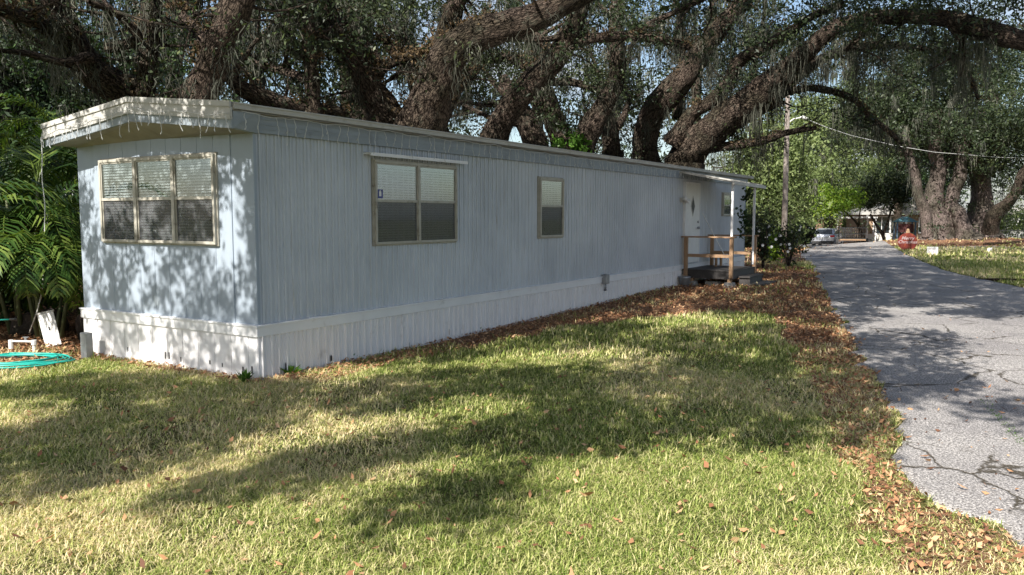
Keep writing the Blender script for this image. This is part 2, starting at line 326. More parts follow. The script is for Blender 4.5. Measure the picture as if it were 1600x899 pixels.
def roadmat():
    m, t, b = nodes('old_asphalt'); co = t.nodes.new('ShaderNodeTexCoord').outputs['Object']
    n1 = noise(t, co, 55, 3, .8); v = t.nodes.new('ShaderNodeTexVoronoi'); v.inputs['Scale'].default_value = 75; t.links.new(co, v.inputs['Vector'])
    big = noise(t, co, .45, 5, .6)
    r = ramp(t, [(.36, (.11, .105, .10)), (.5, (.35, .335, .32)), (.62, (.70, .67, .64))]); t.links.new(n1.outputs[0], r.inputs[0])
    vr = ramp(t, [(.0, (1.35, 1.33, 1.3)), (.35, (1, 1, 1)), (.7, (.6, .6, .62))]); t.links.new(v.outputs['Distance'], vr.inputs[0])
    c = mixc(t, 1.0, r.outputs[0], vr.outputs[0], 'MULTIPLY')
    br = ramp(t, [(.35, (.78, .77, .78)), (.65, (1.1, 1.09, 1.07))]); t.links.new(big.outputs[0], br.inputs[0]); c = mixc(t, 1.0, c, br.outputs[0], 'MULTIPLY')
    # cracks
    wn = noise(t, co, 1.3, 6, .65); wm = t.nodes.new('ShaderNodeMixRGB'); wm.inputs[0].default_value = .32; t.links.new(co, wm.inputs[1]); t.links.new(wn.outputs['Color'], wm.inputs[2])
    vc = t.nodes.new('ShaderNodeTexVoronoi'); vc.feature = 'DISTANCE_TO_EDGE'; vc.inputs['Scale'].default_value = .85; t.links.new(wm.outputs[0], vc.inputs['Vector'])
    cr = ramp(t, [(.003, (1, 1, 1)), (.011, (0, 0, 0))]); t.links.new(vc.outputs['Distance'], cr.inputs[0])
    bk = noise(t, co, .8, 3); bkr = ramp(t, [(.40, (0, 0, 0)), (.5, (1, 1, 1))]); t.links.new(bk.outputs[0], bkr.inputs[0])
    ck = mixc(t, 1.0, cr.outputs[0], bkr.outputs[0], 'MULTIPLY'); c = mixc(t, ck, c, (.06, .05, .035))
    st = noise(t, co, 1.7, 7, .7); sr = ramp(t, [(.62, (0, 0, 0)), (.72, (1, 1, 1))]); t.links.new(st.outputs[0], sr.inputs[0]); sf = mixc(t, 1.0, sr.outputs[0], (.7, .7, .7), 'MULTIPLY'); c = mixc(t, sf, c, (.10, .09, .085))
    t.links.new(c, b.inputs['Base Color']); b.inputs['Roughness'].default_value = .85; b.inputs['Specular IOR Level'].default_value = .25
    hm = t.nodes.new('ShaderNodeMath'); hm.operation = 'SUBTRACT'; t.links.new(n1.outputs[0], hm.inputs[0]); t.links.new(ck, hm.inputs[1])
    bp = t.nodes.new('ShaderNodeBump'); bp.inputs['Strength'].default_value = .8; bp.inputs['Distance'].default_value = .012; t.links.new(hm.outputs[0], bp.inputs['Height']); t.links.new(bp.outputs[0], b.inputs['Normal'])
    return m
o = mesh_np('road', RVV, RQ, mat=roadmat(), smooth=True); setp(o, kind='structure')
ROADPOLY = [tuple(p) for p in rl]+[tuple(p) for p in rr_[::-1]]
# pale driveway apron by the silver car
def patch(name, P, mat, dz, n=14):
    A, B, C_, D = [np.array(p, float) for p in P]; u = np.linspace(0, 1, n)
    U, W_ = np.meshgrid(u, u); X = (A*(1-U)[..., None]+B*U[..., None])*(1-W_)[..., None]+(D*(1-U)[..., None]+C_*U[..., None])*W_[..., None]
    Z = hgt(X[..., 0], X[..., 1])+dz; i2 = np.arange(n*n).reshape(n, n)
    q = np.stack([i2[:-1, :-1], i2[:-1, 1:], i2[1:, 1:], i2[1:, :-1]], -1).reshape(-1, 4)
    return setp(mesh_np(name, np.concatenate([X, Z[..., None]], -1).reshape(-1, 3), q, mat=mat, smooth=True), kind='structure')
M['apron'] = pm('pale_concrete', (.45, .42, .38), (.36, .33, .29), .9, 3, .2)
patch('driveway', [(14.8, 47), (19.5, 50), (26, 76), (17, 74)], M['apron'], .012)
patch('sandy_path', [(24.2, 50), (30, 50), (31, 47), (22.5, 46)], pm('sand', (.42, .36, .28), (.30, .25, .18), .95, 3, .2), .01)
# ------------------------------------------------------------------ grass blades
def visible_pts(y0, y1, dens, marg=1.5):
    A = []; n = int((y1-y0)*(y1*1.3+2*marg)*dens)
    y = np.sqrt(rng.uniform(y0**2, y1**2, n)); x = rng.uniform(-1, 1, n)*(y*.63+marg)
    return x, y
def blades(x, y, L, W_, lean):
    n = len(x); z = hgt(x, y); ph = rng.uniform(0, 2*np.pi, n); l = L*np.clip(rng.lognormal(-.08, .42, n), .35, 2.3); wd = W_*rng.uniform(.7, 1.2, n); ln = rng.uniform(*lean, n)
    dx, dy = np.cos(ph), np.sin(ph); sx, sy = -dy, dx
    p = np.stack([x, y, z-.005], 1); s = np.stack([sx, sy, 0*sx], 1)*wd[:, None]*.5
    m = p+np.stack([dx*np.sin(ln*.6), dy*np.sin(ln*.6), np.cos(ln*.6)], 1)*(l*.5)[:, None]
    t = m+np.stack([dx*np.sin(ln*1.3), dy*np.sin(ln*1.3), np.cos(ln*1.3)], 1)*(l*.55)[:, None]
    V = np.stack([p-s, p+s, m+s*.95, m-s*.95, t], 1).reshape(-1, 3); b = np.arange(n)*5
    q = np.stack([b, b+1, b+2, b+3], 1); tr = np.stack([b+3, b+2, b+4], 1)
    return V, q, tr
VV = []; QQ = []; TT = []; AA = []; off = 0
for (y0, y1, dens, L, W_, lean) in ((3.2, 6.5, 9500, .044, .0052, (.7, 1.55)), (6.5, 11, 4400, .048, .0075, (.6, 1.5)), (11, 19, 1100, .06, .014, (.3, 1.2)), (19, 34, 220, .09, .03, (.2, 1.1)), (34, 60, 40, .10, .06, (.2, 1.0))):
    x, y = visible_pts(y0, y1, dens)
    a, b = loc_ab(x, y)
    k = ~((a > -.02) & (a < HL+.2) & (b > -.02)) & ~inpoly(x, y, ROADPOLY)
    lm = litmask(x, y); k &= rng.random(len(x)) > lm*np.clip(.55+1.1*(fbm(x*1.1, y*1.1, 56)-.4), .3, 1)*np.where(y > 12, 1.35, .6)
    clump = fbm(x*1.6, y*1.6, 21, 4); k &= rng.random(len(x)) < .42+.9*sst(.38, .62, clump)
    x, y = x[k], y[k]
    V, q, t = blades(x, y, L*(.75+.6*clump[k].mean()), W_, lean)
    dry = sst(.38, .66, fbm(x*.55, y*.55, 31, 4))*.3+rng.random(len(x))*.66+.12*vn(x*4, y*4, 5)+.1*lm[k]
    VV.append(V); QQ.append(q+off); TT.append(t+off); AA.append(np.repeat(np.clip(dry, 0, 1), 5)); off += len(V)
o = mesh_np('lawn_grass', np.concatenate(VV), np.concatenate(QQ), np.concatenate(TT), M['grass'], attrs={'var': np.concatenate(AA)})
setp(o, 'short green and straw coloured lawn grass in front of the mobile home', 'grass', kind='stuff')
# ------------------------------------------------------------------ fallen leaves
def flatleaves(x, y, size, zoff=.01, tilt=.5):
    n = len(x); z = hgt(x, y)+zoff+rng.random(n)*.02; ph = rng.uniform(0, 2*np.pi, n); l = size*rng.uniform(.3, 1.45, n)
    tl = rng.normal(0, tilt, n); tl2 = rng.normal(0, tilt, n)
    u = np.stack([np.cos(ph), np.sin(ph), tl*.7], 1)*l[:, None]*.5; v = np.stack([-np.sin(ph), np.cos(ph), tl2], 1)*l[:, None]*.22
    p = np.stack([x, y, z+np.abs(u[:, 2])*.7], 1); V = np.stack([p-u, p+v, p+u, p-v], 1)
    V[:, 0, 2] += l*.08; V[:, 2, 2] += l*.1
    return V.reshape(-1, 3), np.arange(n*4).reshape(-1, 4)
X = []; Y = []; S = []
for (y0, y1, dens, s) in ((3.2, 8, 1300, .047), (8, 16, 950, .047), (16, 30, 420, .062), (30, 60, 30, .12)):
    x, y = visible_pts(y0, y1, dens); lm = litmask(x, y); lm = lm*np.clip(.35+1.3*(fbm(x*.8, y*.8, 55)-.3), .12, 1)*np.where(y < 9, .38, 1); pr = np.where(lm > .02, lm, .012)
    a, b = loc_ab(x, y); k = (rng.random(len(x)) < pr) & ~((a > -.02) & (a < HL+.2) & (b > -.02) & (b < HW))
    rd = inpoly(x, y, ROADPOLY); k &= ~rd | (rng.random(len(x)) < np.where(y < 14, .22, .03))
    X.append(x[k]); Y.append(y[k]); S.append(np.full(k.sum(), s))
x, y = visible_pts(3.6, 9, 6); X.append(x); Y.append(y); S.append(np.full(len(x), .062))
x = np.concatenate(X); y = np.concatenate(Y); s = np.concatenate(S)
V, q = flatleaves(x, y, s, .02)
o = mesh_np('fallen_leaves', V, q, mat=M['litter'], attrs={'var': np.repeat(rng.random(len(x)), 4)})
setp(o, 'brown and orange fallen oak leaves strewn along the home, porch and road edge', 'leaf litter', kind='stuff')
# ================================================================== MOBILE HOME
RZ = math.pi/2-TH
home = thing('mobile_home', tuple(HC), RZ, 'long pale blue-grey corrugated metal mobile home with white skirting and low cream edged roof', 'mobile home')
ZB = .64; ZT = 2.90
def wave_wall(name, prof, z0, z1, mat, parent, axis='x', sgn=-1, base=0.0):
    """prof: list of (u, outward offset); wall plane y=base facing -y (axis x) or x=base facing -x (axis y)"""
    V = []; Fc = []
    for u, o_ in prof:
        for z in (z0, z1): V.append((u, base-o_, z) if axis == 'x' else (base-o_, u, z))
    for i in range(len(prof)-1): Fc.append((2*i, 2*i+2, 2*i+3, 2*i+1))
    b = MB(); b.add(V, Fc); return b.build(name, mat, parent)
def ribs(u0, u1, period, w_, d_, jit=0, minor=True, deep=0):
    P = [(u0, 0)]; u = u0+period*.4
    while u+w_ < u1:
        j = random.uniform(-jit, jit)
        P += [(u+j, 0), (u+j+.006, d_), (u+j+w_-.006, d_), (u+j+w_, 0)]
        if deep: P += [(u+j+w_+.004, 0), (u+j+w_+.005, -deep), (u+j+w_+.012, -deep), (u+j+w_+.013, 0)]
        if minor and u+period*.6 < u1: P += [(u+j+period*.52, 0), (u+j+period*.52+.008, d_*.45), (u+j+period*.52+.016, 0)]
        u += period
    P.append((u1, 0)); return P
# side wall with vertical ribs (real profile), panels lap every 1.2 m
prof = []; u = 0
wall = MB()
prof = ribs(.03, HL, .118, .034, .019, .006, True, .008)
sw = wave_wall('side_wall', prof, ZB, 3.06, M['siding'], home)
# body box behind it all (back and far end walls, floor)
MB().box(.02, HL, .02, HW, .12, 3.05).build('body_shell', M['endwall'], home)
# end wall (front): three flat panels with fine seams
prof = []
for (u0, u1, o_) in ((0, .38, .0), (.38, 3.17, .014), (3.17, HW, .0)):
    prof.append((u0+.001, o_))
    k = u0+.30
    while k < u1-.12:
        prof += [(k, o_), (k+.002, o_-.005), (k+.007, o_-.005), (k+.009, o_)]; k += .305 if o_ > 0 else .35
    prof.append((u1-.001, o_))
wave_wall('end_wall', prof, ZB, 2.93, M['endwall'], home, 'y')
c = MB(); c.box(-.012, .035, -.022, .03, ZB, 3.0); c.build('corner_trim', M['endwall'], home, bevel=.004)
c = MB(); c.box(HL-.03, HL+.02, -.018, .03, ZB, 3.0); c.box(HL, HL+.02, -.018, HW, ZB, 3.0); c.build('corner_trim', M['endwall'], home)
# belt board
c = MB(); c.box(-.045, HL+.02, -.045, .03, .52, .635); c.box(-.06, HL+.02, -.06, .03, .635, .66)
c.box(-.045, .03, .03, HW+.02, .52, .635); c.box(-.06, .03, .03, HW+.03, .635, .66)
c.build('belt_board', M['belt'], home, bevel=.004)
# skirting
prof = ribs(-.025, HL, .128, .020, .030, .018, True, .03)
wave_wall('side_skirting', prof, -.06, .53, M['skirt'], home, 'x', base=-.018)
prof = [(-.025, 0)]; k = .14
while k < HW-.1:
    prof += [(k, 0), (k+.003, -.008), (k+.010, -.008), (k+.013, .002), (k+.05, 0)]; k += .31
prof.append((HW, 0))
wave_wall('end_skirting', prof, -.06, .53, M['skirt'], home, 'y', base=-.018)
# dark holes rusted through the skirting foot
for (a_, z_, w_, h_) in ((.38, .06, .02, .10), (1.15, .05, .03, .09), (1.95, .06, .018, .09), (2.75, .03, .018, .07), (3.75, .08, .018, .10), (5.4, .08, .018, .07)):
    pts = [(a_, z_), (a_+w_*.9, z_+.01), (a_+w_, z_+h_*.7), (a_+w_*.55, z_+h_), (a_+.002, z_+h_*.8)]
    MB().prism(pts, -.0365, -.034).build('rust_hole', M['sill_dark'], home)
for (b_, z_, w_, h_) in ((.08, .07, .022, .09), (.24, .06, .022, .08), (.62, .10, .015, .05), (.85, .11, .02, .05), (1.42, .09, .02, .06), (1.66, .1, .02, .09), (1.74, .1, .018, .09), (2.55, .12, .02, .06)):
    MB().box(-.0225, -.0200, b_, b_+w_, z_, z_+h_).build('rust_hole', M['sill_dark'], home)
# frieze under the eave
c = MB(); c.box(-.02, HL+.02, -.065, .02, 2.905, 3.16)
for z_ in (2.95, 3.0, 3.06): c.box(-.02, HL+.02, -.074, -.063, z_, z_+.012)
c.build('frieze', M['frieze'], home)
# roof
FO = .40; SO = .15
sec = [(-SO, 3.175), (.3, 3.205), (1.78, 3.38), (3.3, 3.205), (HW+SO-.08, 3.155)]
V = []; n = len(sec)
for xx in (-FO, HL+FO-.05):
    V += [(xx, y, z) for y, z in sec]+[(xx, y, z-.06) for y, z in sec]
Fc = []
for i in range(n-1):
    Fc += [(i, i+1, 2*n+i+1, 2*n+i), (n+i, 3*n+i, 3*n+i+1, n+i+1), (i, n+i, n+i+1, i+1), (2*n+i, 2*n+i+1, 3*n+i+1, 3*n+i)]
Fc += [(0, 2*n, 3*n, n), (n-1, 2*n-1, 4*n-1, 3*n-1)]
MB().add(V, Fc).build('roof', M['roof'], home)
c = MB()   # side edge trim: two steps
c.box(-FO+.01, HL+FO-.05, -SO-.02, -SO+.03, 3.13, 3.205); c.box(-FO+.01, HL+FO-.05, -SO-.035, -SO+.03, 3.182, 3.200)
c.build('roof_edge_trim', M['cream'], home, bevel=.003)
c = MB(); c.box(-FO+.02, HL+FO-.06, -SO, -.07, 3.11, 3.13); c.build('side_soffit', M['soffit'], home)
# front fascia, three bands following the gable
def band(name, z_top, z_bot, xo, mat, y0=-.16, y1=HW+.07, th=.03):
    P = [(y0, 3.20), (1.72, 3.385), (y1, 3.165)]
    V = []; 
    for x_ in (xo, xo+th):
        for y_, z_ in P: V += [(x_, y_, z_+z_top), (x_, y_, z_+z_bot)]
    Fc = []
    for i in range(2):
        a_ = 2*i; Fc += [(a_, a_+2, a_+3, a_+1), (6+a_, 6+a_+1, 6+a_+3, 6+a_+2), (a_, 6+a_, 6+a_+2, a_+2), (a_+1, a_+3, 6+a_+3, 6+a_+1)]
    Fc += [(0, 1, 7, 6), (4, 10, 11, 5)]
    return MB().add(V, Fc).build(name, mat, home)
band('front_fascia', .01, -.055, -FO-.045, M['cream']); band('front_fascia', -.055, -.19, -FO-.03, M['cream'], -.155, HW+.065)
band('fascia_lower_band', -.16, -.285, -FO-.005, M['frieze'], -.14, HW+.04)
# front soffit and box above the wall
P = []
V = [(-FO+.02, -.13, 2.93), (-FO+.02, 1.72, 3.09), (-FO+.02, HW+.03, 2.90), (0.0, -.07, 2.90), (0.0, 1.72, 2.915), (0.0, HW+.03, 2.89)]
V += [(x, y, z+.05) for x, y, z in V]
MB().add(V, [(0, 3, 4, 1), (1, 4, 5, 2), (6, 7, 10, 9), (7, 8, 11, 10), (0, 1, 7, 6), (1, 2, 8, 7), (3, 9, 10, 4), (4, 10, 11, 5), (0, 6, 9, 3), (2, 5, 11, 8)]).build('front_soffit', M['soffit'], home)
MB().hexa([(-FO+.02, -.14, 2.925), (.02, -.075, 2.895), (.02, -.0, 2.895), (-FO+.02, -.06, 2.925), (-FO+.02, -.14, 3.16), (.02, -.14, 3.16), (.02, -.0, 3.16), (-FO+.02, -.06, 3.16)]).build('eave_return', M['frieze'], home)
# ------------------------------------------------------------------ windows of the home
def frame_fn(face):
    return (lambda u0, u1, o0, o1, z0, z1: (u0, u1, -o1, -o0, z0, z1)) if face == 'side' else (lambda u0, u1, o0, o1, z0, z1: (-o1, -o0, u0, u1, z0, z1))
def home_window(face, u0, u1, z0, z1, n, zm, base=.016, t=.035, screens=None):
    fn = frame_fn(face); B = lambda mb, *a: mb.box(*fn(*a))
    f = MB(); D = base+.055
    B(f, u0, u1, 0, D, z1-t, z1); B(f, u0, u1, 0, D, z0, z0+t); B(f, u0, u0+t, 0, D, z0+t, z1-t); B(f, u1-t, u1, 0, D, z0+t, z1-t)
    B(f, u0-.015, u1+.015, 0, base+.02, z1+.001, z1+.02); B(f, u0-.015, u1+.015, 0, base+.02, z0-.02, z0-.001); B(f, u0-.016, u0-.001, 0, base+.02, z0-.02, z1+.02); B(f, u1+.001, u1+.016, 0, base+.02, z0-.02, z1+.02)
    wd = (u1-u0)/n
    for i in range(1, n): B(f, u0+i*wd-t*.8, u0+i*wd+t*.8, 0, D+.004, z0+.002, z1-.002)
    fr = f.build('window', M['frame'], home, bevel=.003)
    for i in range(n):
        a0 = u0+i*wd+(t if i == 0 else t*.8); a1 = u0+(i+1)*wd-(t if i == n-1 else t*.8)
        s = MB(); B(s, a0, a1, base+.02, D-.008, zm-.018, zm+.018); B(s, a0, a0+.018, base+.02, D-.012, zm+.018, z1-t); B(s, a1-.018, a1, base+.02, D-.012, zm+.018, z1-t); B(s, a0, a1, base+.02, D-.012, z1-t-.018, z1-t-.001)
        B(s, a0, a0+.015, base+.01, D-.02, z0+t, zm-.018); B(s, a1-.015, a1, base+.01, D-.02, z0+t, zm-.018)
        s.build('sash', M['frame'], fr)
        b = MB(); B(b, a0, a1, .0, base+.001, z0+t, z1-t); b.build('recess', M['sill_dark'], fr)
        b = MB(); z = z0+t+.012
        while z < z1-t-.03:
            o0 = base+.006
            P4 = [(a0+.012, o0, z+.024), (a1-.012, o0, z+.024), (a1-.012, o0+.012, z), (a0+.012, o0+.012, z)]
            V = [((p[0], -p[1], p[2]) if face == 'side' else (-p[1], p[0], p[2])) for p in P4]; b.add(V, [(0, 1, 2, 3)]); z += .036
        B(b, a0+.01, a1-.01, base+.004, base+.022, z1-t-.045, z1-t-.02)
        b.build('blind', M['blind'], fr)
        p = MB(); B(p, a0, a1, D-.022, D-.019, zm, z1-t); B(p, a0, a1, base+.024, base+.026, z0+t, zm); p.build('pane', M['glass'], fr)
        p = MB(); B(p, a0+.012, a1-.012, base+.030, base+.031, z0+t, zm-.016); p.build('screen', M['screen'], fr)
    return fr
w1 = home_window('side', 2.04, 3.95, 1.55, 2.71, 2, 2.155)
home_window('side', 6.55, 7.46, 1.545, 2.65, 1, 2.125, t=.04)
home_window('side', 17.3, 18.1, 1.95, 2.62, 1, 2.25, t=.05)
home_window('front', .62, 2.98, 1.60, 2.69, 3, 2.165, base=.02, t=.036)
c = MB(); c.prism([(1.86, 2.80), (4.13, 2.80), (4.13, 2.775), (1.86, 2.775)], -.14, -.01); c.box(1.86, 4.13, -.145, -.138, 2.755, 2.80); c.build('window_hood', M['belt'], home)
c = MB(); c.box(2.085, 2.20, -.0585, -.056, 2.19, 2.31); st = c.build('window_sticker', pm('sticker_blue', (.02, .03, .22), None, .4, 3, 0), w1)
c = MB(); c.box(2.12, 2.165, -.0605, -.059, 2.215, 2.285); c.box(2.13, 2.155, -.0605, -.059, 2.29, 2.30); c.build('sticker_emblem', M['white'], w1)
# door
c = MB(); c.box(14.12, 15.16, -.075, -.012, .70, 2.79); door = c.build('door', M['white'], home, bevel=.006)
c = MB(); 
for a in ((14.08, 14.12, .68, 2.83), (15.16, 15.20, .68, 2.83)): c.box(a[0], a[1], -.085, -.01, a[2], a[3])
c.box(14.08, 15.2, -.085, -.01, 2.79, 2.83); c.build('door_frame', M['belt'], door)
dm = [(14.64, 2.42), (14.76, 2.2), (14.64, 1.98), (14.52, 2.2)]; c = MB(); c.prism([(14.64+(x-14.64)*1.35, 2.2+(z-2.2)*1.25) for x, z in dm], -.084, -.074); c.build('diamond_trim', M['cream'], door)
MB().prism(dm, -.088, -.0845).build('diamond_pane', M['dark'], door)
c = MB(); c.cyl((15.05, -.075, 1.62), (15.05, -.13, 1.62), .03, 10); c.tube([(15.05, -.12, 1.62), (15.03, -.14, 1.62), (14.9, -.14, 1.62)], .013, 6); c.build('door_handle', M['metal'], door, True); MB().cyl((15.05, -.07, 1.78), (15.05, -.1, 1.78), .03, 10).build('deadbolt', M['metal'], door, True)
# flood lamps by the door
c = MB(); c.box(13.86, 13.96, -.05, -.005, 2.3, 2.42); lampf = c.build('flood_light', M['white'], home)
for dz_, da in ((.03, -.07), (-.02, .07)):
    c = MB(); c.tube([(13.91, -.05, 2.36), (13.91+da, -.11, 2.36+dz_), (13.91+da*1.6, -.2, 2.34+dz_)], [.02, .045, .065], 10); c.build('lamp_head', M['white'], lampf, True)
# electric box on the belt
c = MB(); c.box(9.2, 9.36, -.15, -.03, .50, .70); eb = c.build('outlet_box', M['metal'], home, bevel=.01)
c = MB(); c.tube([(9.28, -.09, .5), (9.28, -.09, .4), (9.34, -.07, .36), (9.36, -.03, .36)], .02, 8); c.build('conduit', M['metal'], eb, True)
# awning over the door
c = MB()
A = [(13.6, -.07, 3.07), (16.35, -.07, 3.03), (16.4, -1.5, 2.76), (13.75, -1.42, 2.80)]
c.hexa([(x, y, z-.03) for x, y, z in A]+A)
for i in range(9):
    t_ = i/8; x = 13.62+2.72*t_; c.bar((x, -.08, 3.083-.04*t_), (x+.1, -1.45, 2.81-.03*t_), .02, .03)
aw = c.build('awning', M['cream'], home)
c = MB(); c.bar((13.75, -1.43, 2.765), (16.4, -1.51, 2.725), .04, .08); c.build('awning_edge', M['cream'], aw)
for a_ in (14.05, 16.0):
    c = MB(); c.box(a_-.027, a_+.027, -1.355, -1.30, .62, 2.78); c.build('awning_post', M['belt'], aw)
# ================================================================== PORCH
PZ = .52
porch = thing('wooden_porch', tuple(home_w(14.95, -.72, .10)), RZ, 'small black stained wooden porch with raw lumber railing and two steps at the door', 'porch')
def L(a, b, z): return (a-14.95, b+.72, z-.10)
def lbox(mb, a0, a1, b0, b1, z0, z1): p = L(a0, b0, z0); q = L(a1, b1, z1); return mb.box(p[0], q[0], p[1], q[1], p[2], q[2])
c = MB()
for i in range(14):
    a0 = 13.98+i*.146; lbox(c, a0, a0+.138, -1.4, -.06, PZ, PZ+.035)
c.build('deck_boards', M['deck'], porch)
c = MB(); lbox(c, 14.0, 14.04, -1.38, -.08, PZ-.19, PZ-.002); lbox(c, 15.96, 16.0, -1.38, -.08, PZ-.19, PZ-.002); lbox(c, 14.04, 15.96, -1.38, -1.34, PZ-.19, PZ-.002); lbox(c, 14.04, 15.96, -.12, -.08, PZ-.19, PZ-.002)
c.build('rim_joist', M['deck'], porch)
for (a_, b_) in ((14.0, -.16), (14.0, -1.36), (16.0, -1.36), (16.0, -.16)):
    c = MB(); s_ = -.045 if a_ < 15 else .045; lbox(c, a_+s_-.045, a_+s_+.045, b_-.045, b_+.045, PZ-.16, PZ+.86); c.build('railing_post', M['wood'], porch, bevel=.004)
for a_ in (13.88, 15.98):
    c = MB(); lbox(c, a_, a_+.14, -1.45, -.05, PZ+.862, PZ+.90); c.build('top_rail', M['wood'], porch)
for a_ in (13.93, 16.03):
    c = MB(); lbox(c, a_, a_+.04, -1.312, -.208, PZ+.36, PZ+.44); c.build('mid_rail', M['wood'], porch)
c = MB(); lbox(c, 15.4, 15.95, -.5, -.12, PZ+.33, PZ+.37); lbox(c, 15.42, 15.5, -.5, -.45, PZ+.035, PZ+.33); lbox(c, 15.85, 15.93, -.5, -.45, PZ+.035, PZ+.33); c.build('bench_board', M['wood'], porch)
for (b0, b1, z0, z1) in ((-1.70, -1.41, .12, PZ-.13), (-2.04, -1.71, .08, PZ-.31)):
    c = MB(); lbox(c, 14.45, 15.75, b0, b1, z1-.04, z1); lbox(c, 14.5, 14.54, b0+.01, b1, z0-.1, z1-.04); lbox(c, 15.66, 15.7, b0+.01, b1, z0-.1, z1-.04); lbox(c, 14.54, 15.66, b0+.02, b0+.05, z0-.1, z1-.05)
    c.build('step', M['deck'], porch)
c = MB()
for (a_, b_) in ((14.05, -.3), (14.05, -1.3), (15.9, -1.3)):
    c2 = MB(); P = [L(a_-.17, b_-.17, .02), L(a_+.17, b_-.17, .02), L(a_+.17, b_+.17, .02), L(a_-.17, b_+.17, .02), L(a_-.10, b_-.10, .25), L(a_+.10, b_-.10, .25), L(a_+.10, b_+.10, .25), L(a_-.10, b_+.10, .25)]
    c2.hexa(P); c2.build('pier_block', M['conc'], porch)
    c2 = MB(); lbox(c2, a_-.05, a_+.05, b_-.05, b_+.05, .25, PZ-.19); c2.build('pier_post', M['wood'], porch)
c = MB(); lbox(c, 14.2, 14.42, -.95, -.6, .05, .24); o = c.build('pier_block', M['conc'], porch, bevel=.01)
# pole leaning by the door
r0 = home_w(15.35, -.10, 2.02); r1 = home_w(15.55, -.85, PZ+.04)
c = MB(); c.tube([r0-r1, Vector((0, 0, 0))], .012, 6); o = c.build('leaning_rod', M['white'], None, True); o.location = r1
setp(o, 'thin white rod leaning diagonally against the wall beside the porch door', 'rod')
# grey pail beside the porch at the skirting
c = MB(); c.tube([(0, 0, 0), (0, 0, .02), (0, 0, .22), (0, 0, .26), (0, 0, .27)], [.11, .13, .15, .17, .12], 16); o = c.build('grey_pail', M['metal'], None, True); o.location = home_w(13.72, -.22, .12)
setp(o, 'round grey metal pail standing between white skirting and black porch', 'pail')
# ================================================================== ICICLE LIGHTS
def icicles(name, path, label, n, lo, hi):
    root = thing(name, tuple(path[0]), 0, label, 'string lights'); P0 = np.array(path[0])
    P = np.array(path)-P0; seg = np.linalg.norm(np.diff(P, axis=0), axis=1); cum = np.concatenate([[0], np.cumsum(seg)]); T = cum[-1]
    f = lambda s_: np.array([np.interp(s_, cum, P[:, k]) for k in range(3)])
    pts = []
    for i in range(int(T/.10)):
        p = f(i*.10); p[2] -= .03*abs(math.sin(i*.37))+random.uniform(0, .018); pts.append(tuple(p))
    MB().tube(pts, .0034, 5).build('wire', M['wire'], root)
    for i in range(n):
        s_ = T*(i+random.uniform(.2, .8))/n; p = f(s_)+np.array([0, 0, -.03]); l = random.uniform(lo, hi)*(1 if random.random() < .8 else 1.4)
        k = max(4, int(l/.06)); q = [tuple(p)]; dx = dy = 0
        for j in range(1, k+1):
            dx += random.uniform(-.02, .02); dy += random.uniform(-.006, .006); q.append((p[0]+dx, p[1]+dy*1.0, p[2]-l*j/k))
        m = MB(); m.tube(q, .0034, 5)
        for j in range(1, k+1):
            if j % 2 == 0 or j == k:
                e = (q[j][0]+random.uniform(-.02, .02), q[j][1]+random.uniform(-.01, .01), q[j][2]-.03); m.tube([q[j], e], [.007, .004], 5)
        m.build('light_drop', M['wire'], root)
icicles('icicle_lights', [home_w(a_, -.185+.015*math.sin(a_), 3.12-.02*(a_ > 5)) for a_ in np.arange(-.3, 16.5, .4)], 'white icicle string lights hanging along the long side eave', 90, .10, .30)
fr_ = [home_w(-FO-.06, b_, 3.20+(.185*(1-abs(b_-1.72)/1.88))-.12) for b_ in np.arange(-.15, 3.7, .2)]
icicles('icicle_lights', fr_, 'white icicle string lights hanging from the cream front gable fascia', 26, .08, .24)
# coiled loop of cable on the fascia corner, drop cable from the far left corner
q = [tuple(home_w(-.45, 3.66, 3.0)+np.array([.01*math.sin(i), 0, -.115*i])) for i in range(12)]
q0 = q[0]; c = MB().tube([tuple(np.array(p)-np.array(q0)) for p in q], .006, 5); o = c.build('hanging_cable', M['wire'], None); o.location = q0
setp(o, 'thin pale cable hanging down from the far left roof corner', 'cable')
